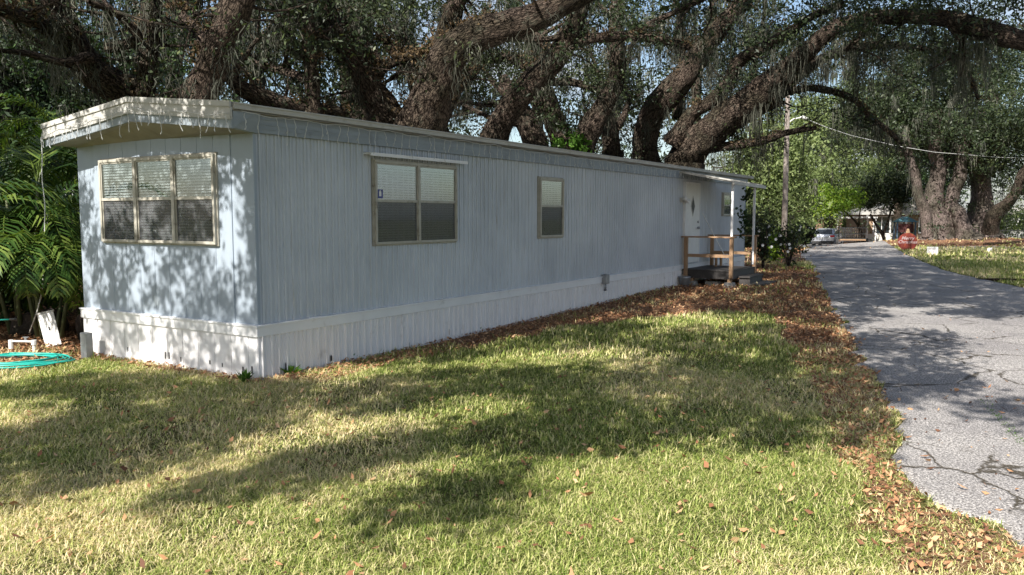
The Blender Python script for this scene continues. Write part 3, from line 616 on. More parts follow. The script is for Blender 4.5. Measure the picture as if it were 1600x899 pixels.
# ================================================================== TREES
def catmull(P, k):
    P = np.array(P, float); n = len(P); out = []
    for i in range(n-1):
        p0 = P[max(i-1, 0)]; p1 = P[i]; p2 = P[i+1]; p3 = P[min(i+2, n-1)]
        for j in range(k):
            t = j/k; out.append(.5*((2*p1)+(-p0+p2)*t+(2*p0-5*p1+4*p2-p3)*t*t+(-p0+3*p1-3*p2+p3)*t**3))
    out.append(P[-1]); return np.array(out)
class Limbs:
    def __init__(s): s.V = []; s.Q = []; s.UV = []; s.n = 0; s.paths = []
    def add(s, pts4, k=7, seg=14, lump=.14, keep=True):
        C = catmull(pts4, k); C[:, 3] = np.maximum(C[:, 3], .006); n = len(C); P = C[:, :3]; r = C[:, 3]
        if keep: s.paths.append(C)
        T = np.gradient(P, axis=0); T /= np.linalg.norm(T, axis=1)[:, None]+1e-9
        ref = np.array([0, 0, 1.]) if abs(T[0, 2]) < .9 else np.array([1., 0, 0]); L = np.concatenate([[0], np.cumsum(np.linalg.norm(np.diff(P, axis=0), axis=1))])
        a = np.linspace(0, 2*np.pi, seg+1); sd = random.random()*100; rm = float(np.mean(r))
        V = np.zeros((n, seg+1, 3)); UV = np.zeros((n, seg+1, 2))
        for i in range(n):
            x = ref-T[i]*ref.dot(T[i]); x /= np.linalg.norm(x); ref = x; y = np.cross(T[i], x)
            lm = 1+lump*2*(vn(np.cos(a)*1.3+sd+L[i]*.6/max(r[i], .2), np.sin(a)*1.3+L[i]*.9+sd, 3)-.5)+lump*.7*(vn(np.cos(a)*3+sd, np.sin(a)*3+L[i]*2.5, 8)-.5)*2
            rr = r[i]*lm
            V[i] = P[i]+x*(np.cos(a)*rr)[:, None]+y*(np.sin(a)*rr)[:, None]; UV[i, :, 0] = a*max(rm, .03); UV[i, :, 1] = L[i]
        ii = np.arange(n*(seg+1)).reshape(n, seg+1)+s.n
        s.Q.append(np.stack([ii[:-1, :-1], ii[:-1, 1:], ii[1:, 1:], ii[1:, :-1]], -1).reshape(-1, 4)); s.V.append(V.reshape(-1, 3)); s.UV.append(UV.reshape(-1, 2)); s.n += n*(seg+1)
        return C
    def build(s, name, mat, parent, org=(0, 0, 0)):
        return mesh_np(name, np.concatenate(s.V)-np.array(org), np.concatenate(s.Q), mat=mat, parent=parent, uv=np.concatenate(s.UV), smooth=True)
def limb(L, path, D0, D1=None, dr=.86, twigs=0, flat=None):
    """path: (px,py,width px) in the photo; D0..D1 distance along it"""
    D1 = D1 or D0; n = len(path); P = []
    for i, (px, py, wd) in enumerate(path):
        D = D0+(D1-D0)*i/(n-1); p = at(px, py, D); P.append((*p, wd*.5/F*D*dr))
    return L.add(P)
def sub_twigs(L, C, n, ln=(1., 2.6), r0=.03, down=.1):
    tips = []
    for i in range(n):
        k = random.randrange(len(C)//4, len(C)); p = C[k, :3]; d = rng.normal(0, 1, 3); d[2] = d[2]*.5+.25-down; d /= np.linalg.norm(d); l = random.uniform(*ln); q = [(*p, min(r0*1.6, C[k, 3]*.5))]
        for j in range(1, 4):
            d = d+rng.normal(0, .35, 3); d[2] -= .08; d /= np.linalg.norm(d); p = p+d*l/3; q.append((*p, r0*(1-j/3.6)))
            tips.append(p.copy())
        L.add(q, 3, 5, .05, keep=False)
    return tips
def leafcloud(cent, cr, per, size, flat=.7, aspect=.42, vb=.5):
    cent = np.asarray(cent, float); n = len(cent)*per; cr = np.broadcast_to(np.asarray(cr, float), (len(cent),))
    p = np.repeat(cent, per, 0)+rng.normal(0, 1, (n, 3))*np.repeat(cr, per)[:, None]*np.array([.62, .62, .62*flat])
    u = rng.normal(0, 1, (n, 3)); u /= np.linalg.norm(u, axis=1)[:, None]; w_ = rng.normal(0, 1, (n, 3)); v = np.cross(u, w_); v /= np.linalg.norm(v, axis=1)[:, None]
    l = size*rng.uniform(.4, 1.5, n)[:, None]*.5
    V = np.stack([p-u*l, p+v*l*aspect, p+u*l, p-v*l*aspect], 1).reshape(-1, 3)
    var = np.clip(np.repeat(rng.random(len(cent)), per)*vb+rng.random(n)*(1-vb), 0, 1)
    return V, np.repeat(var, 4)
def mosscloud(cent, per, lmin, lmax, wd=.02, spread=.11):
    cent = np.asarray(cent, float); n = len(cent)*per; p = np.repeat(cent, per, 0)+rng.normal(0, 1, (n, 3))*np.array([spread, spread, spread*.4])
    L = np.repeat(rng.uniform(lmin, lmax, len(cent)), per)*rng.uniform(.3, 1, n); ph = rng.uniform(0, np.pi, n); s = np.stack([np.cos(ph), np.sin(ph), 0*ph], 1)*wd*.5*rng.uniform(.6, 1.4, n)[:, None]
    R_ = 5; rows = []; dr = np.zeros((n, 3))
    for j in range(R_):
        t = j/(R_-1); wj = [.7, 1, .9, .6, .15][j]
        c = p+dr; c = c.copy(); c[:, 2] -= L*t
        rows += [c-s*wj, c+s*wj]; dr = dr+rng.normal(0, .05, (n, 3))*np.array([1, 1, 0])
    V = np.stack(rows, 1).reshape(-1, 3); b = (np.arange(n)*2*R_)[:, None, None]; k = (np.arange(R_-1)*2)[None, :, None]
    q = (b+k+np.array([0, 1, 3, 2])[None, None, :]).reshape(-1, 4)
    var = np.clip(np.repeat(rng.random(len(cent)), per)*.6+rng.random(n)*.4, 0, 1)
    return V, q, np.repeat(var, 2*R_)
def ell(c, r, n):    # points in an ellipsoid, uneven, more near the shell
    v = rng.normal(0, 1, (n, 3)); v /= np.linalg.norm(v, axis=1)[:, None]; s = rng.random((n, 1))**.5
    return np.array(c)+v*s*np.array(r)
def thin(P, sc=.35, keep=.5, seed=1):    # clumpy removal so that gaps show
    P = np.asarray(P); k = fbm(P[:, 0]*sc+P[:, 1]*sc*.37, P[:, 2]*sc*1.3+P[:, 1]*sc*.2, seed, 3); return P[k > np.quantile(k, 1-keep)]
def clearcam(P, m=1.0):      # keep the lawn and the home free: drop clumps that would hang inside the home or too low over the lawn
    P = np.asarray(P); a, b = loc_ab(P[:, 0], P[:, 1]); bad = (a > -1.2) & (a < HL+.8) & (b < HW+.9) & (P[:, 2] < 3.9) & (b > -7)
    return P[~bad]
def tree(name, base, label, cat, limbs, crowns=(), group=None, bark='bark', leaf='oakleaf', size=.12, per=60, cr=.45, mossn=0, mosslen=(.25, .95), mossper=22, tw=0, fern=0, twlen=(1, 2.6), extra=None, mosswd=.015, extramoss=None, limbleaf=0, nb=4):
    root = thing(name, tuple(base), 0, label, cat, group); L = Limbs(); tips = []
    for l in limbs:
        C = limb(L, *l) if not isinstance(l, np.ndarray) else L.add(l)
        if tw and C[:, 3].mean() > .06:
            for _ in range(nb):
                k = random.randrange(len(C)//4, int(len(C)*.9)); p = C[k, :3].copy(); T = C[min(k+1, len(C)-1), :3]-C[k-1, :3]; T /= np.linalg.norm(T); d = T*.5+rng.normal(0, .8, 3)*np.array([1, .6, .8])+np.array([0, 0, .25]); d /= np.linalg.norm(d); ln_ = random.uniform(2.2, 5.5); r_ = min(C[k, 3]*random.uniform(.25, .5), .14); q = [(*p, r_*1.3)]
                for j in range(1, 7):
                    d = d+rng.normal(0, .33, 3); d /= np.linalg.norm(d); p = p+d*ln_/6; q.append((*p, r_*(1-j/7)))
                qa, qb = loc_ab(np.array([v[0] for v in q]), np.array([v[1] for v in q])); qz = np.array([v[2] for v in q])
                if (qz[1:] < 4.3).any() or ((qb < HW+1.6) & (qz < 6.5)).any() or (qb < 1).any(): continue
                C2 = L.add(q, 4, 7, .1); tips += [p_ for p_ in sub_twigs(L, C2, 3, (.6, 1.6), .018) if random.random() < .15]
        if tw: tips += [p_ for p_ in sub_twigs(L, C, tw, twlen) if random.random() < .5]
    L.build('trunk', M[bark], root, base)
    cl = [thin(ell(c, r, n)) if len(x) == 0 else thin(ell(c, r, n), keep=x[0]) for (c, r, n, *x) in crowns]
    if tips: cl.append(np.array(tips))
    if limbleaf:
        cl.append(np.array([C[random.randrange(len(C)//3, len(C)), :3]+rng.normal(0, .35, 3) for C in L.paths for _ in range(limbleaf)]))
    if extra is not None: cl.append(np.asarray(extra))
    if cl:
        pts = clearcam(np.concatenate(cl)); V, var = leafcloud(pts, rng.uniform(.6, 1.25, len(pts))*cr, per, size)
        mesh_np('crown', V-np.array(base), np.arange(len(V)).reshape(-1, 4), mat=M[leaf], parent=root, attrs={'var': var})
    if mossn:
        mp_ = []
        for C in L.paths:
            for _ in range(max(1, int(MS*mossn*len(C)/30))):
                k = random.randrange(len(C)//6, len(C)); mp_.append(C[k, :3]+np.array([0, 0, -C[k, 3]*.8])+rng.normal(0, 1, 3)*np.array([C[k, 3]*.5, C[k, 3]*.5, .02]))
        if tips: mp_ += [p for p in tips if random.random() < .10]
        if cl: pp = np.concatenate(cl); mp_ += list(pp[rng.random(len(pp)) < .035])
        if extramoss is not None: mp_ += list(extramoss)
        mp_ = clearcam(np.array(mp_)); V, q, var = mosscloud(mp_, mossper, *mosslen, wd=mosswd); mesh_np('hanging_moss', V-np.array(base), q, mat=M['moss'], parent=root, attrs={'var': var})['kind'] = 'stuff'
    if fern:
        fp = []
        for C in L.paths:
            if C[:, 3].mean() < .1: continue
            for _ in range(int(fern*1.3)):
                k = random.randrange(0, len(C)); a_ = random.uniform(-1, 1)*1.1; T = C[min(k+1, len(C)-1), :3]-C[max(k-1, 0), :3]; T /= np.linalg.norm(T); s_ = np.cross(T, [0, 0, 1.]); s_ /= np.linalg.norm(s_)+1e-9; u_ = np.cross(s_, T)
                fp.append(C[k, :3]+(s_*math.sin(a_)+u_*math.cos(a_))*C[k, 3]*1.0)
        V, var = leafcloud(np.array(fp), .19, 44, .075, .6, .5); mesh_np('dry_fern', V-np.array(base), np.arange(len(V)).reshape(-1, 4), mat=M['fern'], parent=root, attrs={'var': var})['kind'] = 'stuff'
    return root
def gbase(px, D): p = at(px, 340, D); return np.array([p[0], p[1], float(hgt(p[0], p[1]))])
def stem(px, py, wpx, D, flare=1.5):   # from ground up to an image point
    p = at(px, py, D); r = wpx*.5/F*D; g = float(hgt(p[0], p[1]))
    return np.array([(p[0], p[1], g-.2, r*flare*1.25), (p[0], p[1], g+.25, r*flare), (p[0], p[1], g+.9, r*1.12), (p[0], p[1], (g+.9+p[2])/2, r*1.02), (p[0], p[1], p[2]+.1, r)])
MS = .38
# --- left oak
D = 15.5
tree('live_oak', gbase(262, D), 'leftmost live oak with three thick limbs spreading up behind the end gable', 'tree', [
    stem(262, 215, 120, D),
    ([(235, 215, 75), (200, 157, 60), (166, 128, 56), (133, 100, 52), (110, 60, 52), (92, 20, 50), (75, -30, 48)], D, D-1.5),
    ([(112, 60, 36), (70, 42, 28), (20, 22, 24), (-50, 5, 20)], D-1, D-3),
    ([(228, 215, 50), (226, 165, 40), (228, 120, 36), (232, 80, 35), (238, 40, 34), (236, -20, 32)], D-.3, D-.8),
    ([(285, 215, 85), (305, 165, 66), (325, 115, 56), (345, 65, 54), (366, 20, 58), (385, -30, 56)], D-.4, D-1.2),
    ([(335, 95, 34), (305, 45, 22), (280, 20, 18), (262, -20, 16)], D-.3, D+.6),
    ([(300, 190, 50), (345, 115, 26), (380, 140, 30), (430, 160, 34), (480, 170, 28), (540, 175, 16)], D+1, D+3),
    ([(170, 75, 20), (215, 60, 18), (180, 20, 14), (140, 5, 12)], D-1, D-2),
  ], [(at(60, 40, 17), (4.5, 3, 2.2), 170, .6), (at(300, -60, 17), (6, 4, 1.8), 200), (at(420, 70, 19), (3, 2, 2), 60, .5), (at(180, 10, 18), (4, 2, 1.5), 60, .5)],
  mossn=16, tw=4, fern=14, limbleaf=1, size=.085, per=44)
# --- slim upright oak
D = 18
tree('live_oak', gbase(488, D), 'slim upright dark oak trunk between the left oak and the central oak', 'tree', [
    stem(490, 175, 28, D), ([(490, 180, 27), (486, 110, 25), (481, 50, 24), (478, -30, 24)], D), ([(484, 60, 16), (460, 20, 12), (440, -20, 10)], D, D+1),
    ([(486, 130, 16), (455, 115, 16), (430, 108, 14), (390, 95, 8)], D, D+1)],
  [(at(480, -30, 18), (3, 3, 1.5), 70), (at(450, 100, 21), (3, 1.5, 1.6), 40, .5)], mossn=20, tw=5, fern=6, limbleaf=3)
# --- central oak
D = 20
tree('live_oak', gbase(640, D), 'large central live oak forking just above the roof edge', 'tree', [
    stem(642, 215, 125, D),
    ([(625, 215, 80), (605, 180, 62), (582, 140, 48), (556, 95, 40), (530, 55, 36), (508, 10, 32), (490, -40, 30)], D, D-1),
    ([(655, 215, 95), (668, 165, 80), (684, 125, 72), (704, 85, 66), (745, 55, 58), (800, 38, 54), (860, 15, 50), (920, -20, 46)], D-.3, D-2.5),
    ([(672, 130, 50), (688, 85, 40), (702, 40, 36), (718, -10, 34)], D-.5, D-1.5),
    ([(640, 190, 50), (655, 150, 40), (640, 110, 26), (615, 80, 18), (590, 50, 12)], D+.3, D+1.2),
    ([(665, 215, 44), (690, 180, 34), (712, 140, 24), (745, 110, 14)], D+.5, D+1.5),
    ([(580, 135, 24), (600, 105, 18), (640, 90, 16), (672, 88, 14)], D-.2, D-.8),
  ], [(at(600, 10, 23), (3.2, 1.5, 1.3), 60, .5), (at(640, -70, 20), (6, 4, 1.6), 160), (at(620, 60, 22), (2.5, 1.5, 1.5), 50, .5), (at(760, 120, 22), (1.3, 1, .8), 22), (at(740, 60, 22.5), (2, 1.5, 1.2), 30, .5)],
  mossn=26, tw=5, fern=22, limbleaf=2, size=.10, per=50)
# --- leaning oak C
D = 23.8
tree('live_oak', gbase(768, D), 'brown leaning oak limb rising to the right of the central oak', 'tree', [
    stem(765, 240, 60, D), ([(765, 245, 52), (778, 200, 46), (800, 165, 44), (830, 130, 44), (862, 98, 42), (885, 65, 38), (900, 30, 36), (915, -30, 34)], D, D-1.5),
    ([(845, 105, 26), (870, 78, 22), (905, 64, 20), (950, 58, 18), (1000, 58, 16), (1040, 64, 15), (1078, 74, 12)], D-.8, D-2),
    ([(980, 55, 12), (1020, 36, 11), (1065, 14, 10), (1120, -10, 8)], D-1.4, D-2),
    ([(840, 118, 20), (800, 92, 18), (760, 95, 14), (720, 110, 9)], D-.5, D+1),
  ], [(at(940, -50, 23), (5, 4, 1.6), 130), (at(960, 20, 26), (3, 2, 1), 40, .5), (at(820, 50, 26), (2.5, 2, 1.2), 40, .5)], mossn=24, tw=5, fern=16, limbleaf=4)
D = 27
tree('live_oak', gbase(838, D), 'short oak trunk leaning left with lit brown bark above the middle of the roof', 'tree', [
    stem(842, 240, 60, D), ([(842, 245, 50), (830, 210, 44), (814, 175, 34), (800, 150, 26), (785, 120, 20)], D, D+.5)], [(at(800, 130, 29), (1.5, 1.5, 1), 20)], mossn=12, tw=4, limbleaf=2)
tree('live_oak', gbase(878, D+1), 'dark oak trunk leaning left behind a blue sky gap', 'tree', [
    stem(884, 245, 52, D+1), ([(884, 250, 48), (872, 205, 42), (858, 165, 36), (845, 130, 28), (832, 95, 20), (835, 50, 16)], D+1, D+1), ([(850, 130, 16), (890, 128, 14), (925, 138, 12), (945, 150, 8)], D+.8, D)], [(at(880, 110, 31), (2.2, 1.5, 1), 34, .5)], mossn=16, tw=5, limbleaf=2)
tree('live_oak', gbase(908, D+.5), 'oak trunk curving up right with pale moss and a leafy vine at its foot', 'tree', [
    stem(905, 250, 50, D+.5), ([(905, 255, 48), (918, 210, 42), (942, 170, 36), (960, 130, 32), (966, 90, 28), (962, 40, 26), (968, -20, 24)], D+.5, D)], [(at(1000, -30, 29), (4, 3, 1.3), 70), (at(930, 200, 31), (1.6, 1.5, .8), 24)], mossn=30, tw=5, limbleaf=3)
tree('live_oak', gbase(957, D+2), 'stubby dark mossy oak trunk left of the great arching oak', 'tree', [
    stem(957, 240, 36, D+2), ([(957, 250, 34), (955, 215, 32), (952, 190, 26), (935, 160, 14)], D+2), ([(955, 215, 18), (975, 180, 12), (985, 150, 8)], D+2, D+3)], [(at(975, 180, 31), (1.8, 1.5, 1.5), 40, .6)], mossn=22, tw=6)
# --- great arching oak D
D = 30.5
tree('live_oak', gbase(1040, D), 'great live oak whose long limbs arch over the road to the right', 'tree', [
    stem(1040, 262, 120, D),
    ([(1012, 265, 56), (1008, 225, 48), (1018, 185, 46), (1042, 150, 46), (1072, 115, 42), (1100, 75, 38), (1128, 40, 32), (1165, 0, 28), (1200, -40, 24)], D, D-2),
    ([(1062, 262, 70), (1095, 220, 60), (1135, 185, 56), (1178, 152, 48), (1222, 115, 40), (1262, 80, 34), (1302, 46, 30), (1360, 28, 27), (1420, 26, 26), (1484, 30, 30), (1530, 44, 34), (1580, 60, 36), (1660, 70, 34)], D, D-9),
    ([(1120, 205, 40), (1165, 180, 34), (1205, 155, 30), (1240, 122, 26), (1285, 92, 18), (1335, 76, 14), (1384, 70, 13), (1425, 74, 11), (1468, 82, 10), (1498, 98, 9), (1518, 125, 8), (1528, 155, 6)], D+.6, D-4),
    ([(1075, 245, 30), (1105, 232, 20), (1140, 228, 17), (1185, 222, 15), (1232, 207, 12), (1275, 200, 8)], D, D-3),
    ([(1110, 232, 24), (1138, 205, 18), (1160, 182, 15), (1195, 172, 12), (1225, 160, 8)], D-.5, D-2),
    ([(1050, 225, 40), (1080, 180, 26), (1112, 158, 24), (1138, 130, 24), (1150, 100, 24), (1185, 78, 22), (1220, 58, 18), (1265, 28, 14), (1320, 5, 12)], D-.4, D-4),
    ([(1225, 145, 14), (1265, 138, 13), (1305, 144, 12), (1335, 156, 11), (1355, 180, 10), (1385, 202, 9), (1410, 225, 6)], D-1, D-3),
    ([(1060, 185, 26), (1062, 140, 20), (1066, 95, 16), (1060, 50, 14), (1070, 0, 12)], D+.5, D+1),
    ([(1480, 32, 16), (1500, 60, 12), (1505, 85, 10), (1500, 120, 6)], D-7, D-7),
    ([(1370, 30, 14), (1340, 60, 10), (1320, 80, 8)], D-5, D-5)],
  [(at(1100, -40, 28), (5, 3, 1.6), 120), (at(1300, -10, 26), (5, 3, 1.6), 150, .7), (at(1520, 5, 23), (4, 2.5, 1.4), 150, .7), (at(1240, 50, 31), (3.4, 2, 1.6), 90, .6), (at(1480, 60, 27), (3, 2, 1.3), 50, .6), (at(1130, 110, 33), (3, 2, 1.6), 50, .5)],
  mossn=26, tw=6, fern=16, mosslen=(.4, 1.8), limbleaf=4, extramoss=list(ell(at(1400, 90, 27), (4, 2, 1.0), 40))+list(ell(at(1200, 60, 28), (4, 2, 1.8), 25)))
# --- right hand oaks on the mound
D = 55
def rbase(px, D, z=None): p = at(px, 340, D); return np.array([p[0], p[1], float(hgt(p[0], p[1]))])
tree('live_oak', rbase(1468, D), 'massive multi stemmed oak on the leaf strewn mound behind the round red sign', 'tree', [
    stem(1464, 335, 42, D, 1.2),
    ([(1452, 368, 26), (1447, 340, 22), (1436, 310, 18), (1430, 275, 17), (1420, 240, 14), (1415, 200, 12)], D-.4, D-1),
    ([(1460, 335, 44), (1461, 300, 32), (1466, 265, 26), (1460, 225, 20), (1465, 170, 16)], D, D-1.5),
    ([(1480, 368, 30), (1483, 335, 26), (1490, 300, 22), (1500, 275, 22), (1505, 235, 18), (1525, 190, 14), (1560, 150, 12)], D-.2, D-2),
    ([(1464, 270, 14), (1490, 240, 12), (1480, 200, 10)], D, D+1)],
  [(at(1450, 190, 54), (7, 4, 3.5), 330, .75), (at(1540, 180, 54), (7, 4, 4), 330, .75), (at(1480, 80, 55), (9, 4, 3.5), 260, .7), (at(1380, 205, 56), (4, 3, 2.6), 130, .7), (at(1505, 285, 62), (5, 1.5, 1.8), 60, .7)],
  bark='bark_pale', nb=0, size=.2, per=60, cr=.8, mossn=8, mosslen=(.8, 2.2), mosswd=.03, mossper=14, tw=2, twlen=(1.5, 4), extramoss=list(ell(at(1470, 170, 54), (8, 3, 2.6), 130)))
tree('oak_stump', rbase(1500, D-1), 'cut off leaning oak stump with rounded top beside the massive oak', 'tree stump', [
    np.array([(*(at(1512, 378, D-1)), .95), (*(at(1508, 368, D-1)), .62), (*(at(1504, 355, D-1)), .50), (*(at(1498, 340, D-1)), .46), (*(at(1493, 326, D-1)), .42), (*(at(1490, 321, D-1)), .22)])], bark='bark_pale')
tree('live_oak', rbase(1538, D+1), 'straight pale oak trunk dappled by sun at the right end of the mound', 'tree', [
    stem(1540, 325, 30, D+1, 1.7), ([(1540, 330, 30), (1537, 300, 27), (1533, 275, 24), (1520, 245, 18), (1500, 215, 12)], D+1, D), ([(1536, 285, 20), (1548, 250, 16), (1570, 210, 12)], D+1, D-1)],
  [(at(1590, 230, 56), (6, 4, 3.4), 260, .7), (at(1580, 110, 55), (6, 4, 4), 220, .7)], bark='bark_pale', nb=0, size=.2, cr=.8, per=60, mossn=8, mosslen=(.8, 2.2), mosswd=.03, mossper=14, tw=4, twlen=(1.5, 4))
tree('live_oak', rbase(1520, D+4), 'thin grey oak trunk just left of the straight pale trunk', 'tree', [
    stem(1520, 320, 15, D+4, 1.5), ([(1520, 325, 15), (1524, 300, 13), (1518, 270, 10), (1510, 240, 8)], D+4)], [(at(1515, 250, 60), (3, 2, 2), 50)], bark='bark_pale', size=.2, cr=.8, mossn=10, mosslen=(1, 2), mosswd=.045)
tree('live_oak', rbase(1556, D-5), 'dark oak limb curving low to the right at the picture edge', 'tree', [
    ([(1548, 362, 30), (1552, 338, 26), (1570, 322, 22), (1588, 300, 18), (1600, 270, 18), (1640, 230, 16), (1700, 200, 14)], D-5, D-8), ([(1585, 300, 10), (1605, 300, 8), (1640, 290, 6)], D-6)],
  [(at(1640, 190, 48), (6, 4, 3.4), 220, .7)], size=.18, cr=.7, mossn=10, mosslen=(.6, 1.6), mosswd=.03, mossper=12, tw=4)
# --- bright sunlit trees beyond, and the wood behind everything
k = 0
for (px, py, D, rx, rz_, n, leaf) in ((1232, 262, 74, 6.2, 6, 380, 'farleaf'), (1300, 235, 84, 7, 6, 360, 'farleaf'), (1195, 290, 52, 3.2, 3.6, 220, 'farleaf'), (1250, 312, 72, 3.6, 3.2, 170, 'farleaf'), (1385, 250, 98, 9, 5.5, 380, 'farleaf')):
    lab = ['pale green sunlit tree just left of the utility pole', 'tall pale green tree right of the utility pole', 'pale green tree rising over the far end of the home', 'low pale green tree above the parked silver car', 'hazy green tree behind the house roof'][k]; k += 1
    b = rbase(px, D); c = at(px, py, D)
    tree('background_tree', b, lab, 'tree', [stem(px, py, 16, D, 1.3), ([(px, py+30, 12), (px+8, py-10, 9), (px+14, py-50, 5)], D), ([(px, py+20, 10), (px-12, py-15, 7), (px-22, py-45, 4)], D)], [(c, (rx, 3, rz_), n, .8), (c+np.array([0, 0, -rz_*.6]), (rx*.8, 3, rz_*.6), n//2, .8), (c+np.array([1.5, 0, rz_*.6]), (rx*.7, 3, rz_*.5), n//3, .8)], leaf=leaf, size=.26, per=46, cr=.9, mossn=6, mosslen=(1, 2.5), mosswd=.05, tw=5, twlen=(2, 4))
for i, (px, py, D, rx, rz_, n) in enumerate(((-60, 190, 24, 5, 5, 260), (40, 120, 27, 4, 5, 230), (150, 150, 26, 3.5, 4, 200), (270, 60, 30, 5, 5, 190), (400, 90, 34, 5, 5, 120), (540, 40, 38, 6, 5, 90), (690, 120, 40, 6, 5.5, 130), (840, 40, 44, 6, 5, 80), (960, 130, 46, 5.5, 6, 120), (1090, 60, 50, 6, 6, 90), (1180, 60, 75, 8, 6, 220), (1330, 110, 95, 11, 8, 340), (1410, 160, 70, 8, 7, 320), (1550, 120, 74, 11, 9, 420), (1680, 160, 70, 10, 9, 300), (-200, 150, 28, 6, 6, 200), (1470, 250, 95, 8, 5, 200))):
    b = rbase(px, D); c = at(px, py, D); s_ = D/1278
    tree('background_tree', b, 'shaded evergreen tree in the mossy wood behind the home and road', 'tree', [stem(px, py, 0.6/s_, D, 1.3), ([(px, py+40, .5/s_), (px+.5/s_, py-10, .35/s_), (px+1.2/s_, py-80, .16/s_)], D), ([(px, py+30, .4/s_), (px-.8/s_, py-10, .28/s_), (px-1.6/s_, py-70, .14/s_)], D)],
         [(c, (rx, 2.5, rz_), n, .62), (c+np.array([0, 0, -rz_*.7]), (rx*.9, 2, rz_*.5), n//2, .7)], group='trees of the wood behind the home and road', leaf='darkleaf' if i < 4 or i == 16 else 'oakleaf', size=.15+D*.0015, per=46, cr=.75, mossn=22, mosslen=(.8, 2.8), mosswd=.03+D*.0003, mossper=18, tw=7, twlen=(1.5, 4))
# overhead canopy between the home and the oaks: unseen crown added to shade trunks and roof, hung on an oak behind
cpts = np.concatenate([np.stack([rng.uniform(-22, 16, 700), rng.uniform(9, 30, 700), rng.uniform(10.5, 14.5, 700)], 1)])
el_ = (cpts[:, 2]-CAMH)/np.maximum(cpts[:, 1], 1)
cpts = cpts[(el_ > .30)]
tree('live_oak', gbase(560, 26), 'wide spreading oak behind the central oak, its added crown above view shading trunks and home', 'tree', [stem(560, 150, 34, 26), ([(560, 160, 34), (575, 90, 30), (570, 30, 26), (600, -60, 22), (640, -160, 18)], 26, 22), ([(572, 80, 20), (540, 20, 16), (480, -60, 14)], 26, 20)], extra=thin(cpts, .35, .52, 4), size=.2, per=46, cr=.8, mossn=10, tw=4)
# ================================================================== shade oak standing behind the photographer: unseen, its leaf clumps placed to cast the dappled shade
blobs = [(170, 690, 270, 56, 9, 1.0), (60, 760, 130, 26, 8, .7), (340, 618, 330, 30, -2, .9), (520, 722, 260, 30, 11, 1.0), (700, 790, 150, 34, 18, .75), (930, 672, 230, 34, 6, .95), (1010, 600, 260, 36, 3, .8), (740, 600, 230, 22, 2, .75),
         (1240, 640, 150, 58, 0, 1.0), (1390, 590, 120, 52, -10, .85), (1190, 540, 180, 30, 0, .8), (960, 530, 260, 20, 0, .7), (930, 505, 170, 16, 10, .5), (1080, 470, 120, 16, 5, .55), (730, 550, 120, 12, 12, .7), (1330, 660, 110, 40, -12, .8), (1420, 540, 90, 25, 0, .5), (1500, 610, 130, 30, -20, .5),
         (1420, 452, 240, 34, 0, .85), (1400, 418, 260, 18, 0, .8), (1230, 480, 140, 24, 0, .75), (1540, 480, 110, 20, 0, .7), (1300, 500, 90, 18, 0, .6)]
sx_, sy_ = np.meshgrid(np.arange(-9, 22, .31), np.arange(4.5, 33, .31)); sx_ = sx_.ravel()+rng.uniform(-.18, .18, sx_.size); sy_ = sy_.ravel()+rng.uniform(-.18, .18, sy_.size)
px_, py_, d_ = topix(sx_, sy_); den = np.zeros(len(sx_))
for (cx, cy, rx, ry, an, dn) in blobs:
    ca, sa = math.cos(R(-an)), math.sin(R(-an)); u = (px_-cx)*ca+(py_-cy)*sa; v = -(px_-cx)*sa+(py_-cy)*ca; q = (u/rx)**2+(v/ry)**2
    den = np.maximum(den, dn*(1-sst(.7, 1.15, q+.5*(fbm(px_*.02, py_*.05, 3)-.5))))
k = (rng.random(len(den)) < den*1.0) & (d_ > 0)
G = np.stack([sx_[k], sy_[k], np.zeros(k.sum())], 1); SD = np.array(SUND)
hh = rng.uniform(5, 8, len(G))+np.clip(G[:, 1]-16, 0, 20)*.38
sp = G+SD*(hh/SD[2])[:, None]
# wall shade
bb, zz = np.meshgrid(np.arange(-.1, 3.9, .19), np.arange(0, 3.5, .19)); bb = bb.ravel()+rng.uniform(-.1, .1, bb.size); zz = zz.ravel()+rng.uniform(-.1, .1, zz.size)
dn = np.clip(.62+3.0*(fbm(bb*1.5, zz*.8, 77, 3)-.46), .15, 1)-.35*(zz > 2.95); kk = rng.random(len(bb)) < dn
W_ = HC+HE*bb[kk][:, None]; W_ = W_+np.stack([0*zz[kk], 0*zz[kk], zz[kk]], 1); hw = rng.uniform(4.6, 6.6, kk.sum()); sw_ = W_+SD*((hw-W_[:, 2])/SD[2])[:, None]
# shade on the long wall and on the leaf strip in front of it
na = 900; wa = rng.uniform(1.2, 15.5, na); wz = rng.uniform(.0, 3.3, na); kw = rng.random(na) < np.where((wa < 4) & (wz < 2.0), .35, .95); wa = wa[kw]; wz = wz[kw]
PW = HC+HD*wa[:, None]-HE*rng.uniform(.02, .5, len(wa))[:, None]; PW = PW+np.stack([0*wz, 0*wz, wz], 1); hp = rng.uniform(6.8, 8.6, len(wa))+np.clip(wa-9, 0, 9)*.35; spw = PW+SD*((hp-PW[:, 2])/SD[2])[:, None]
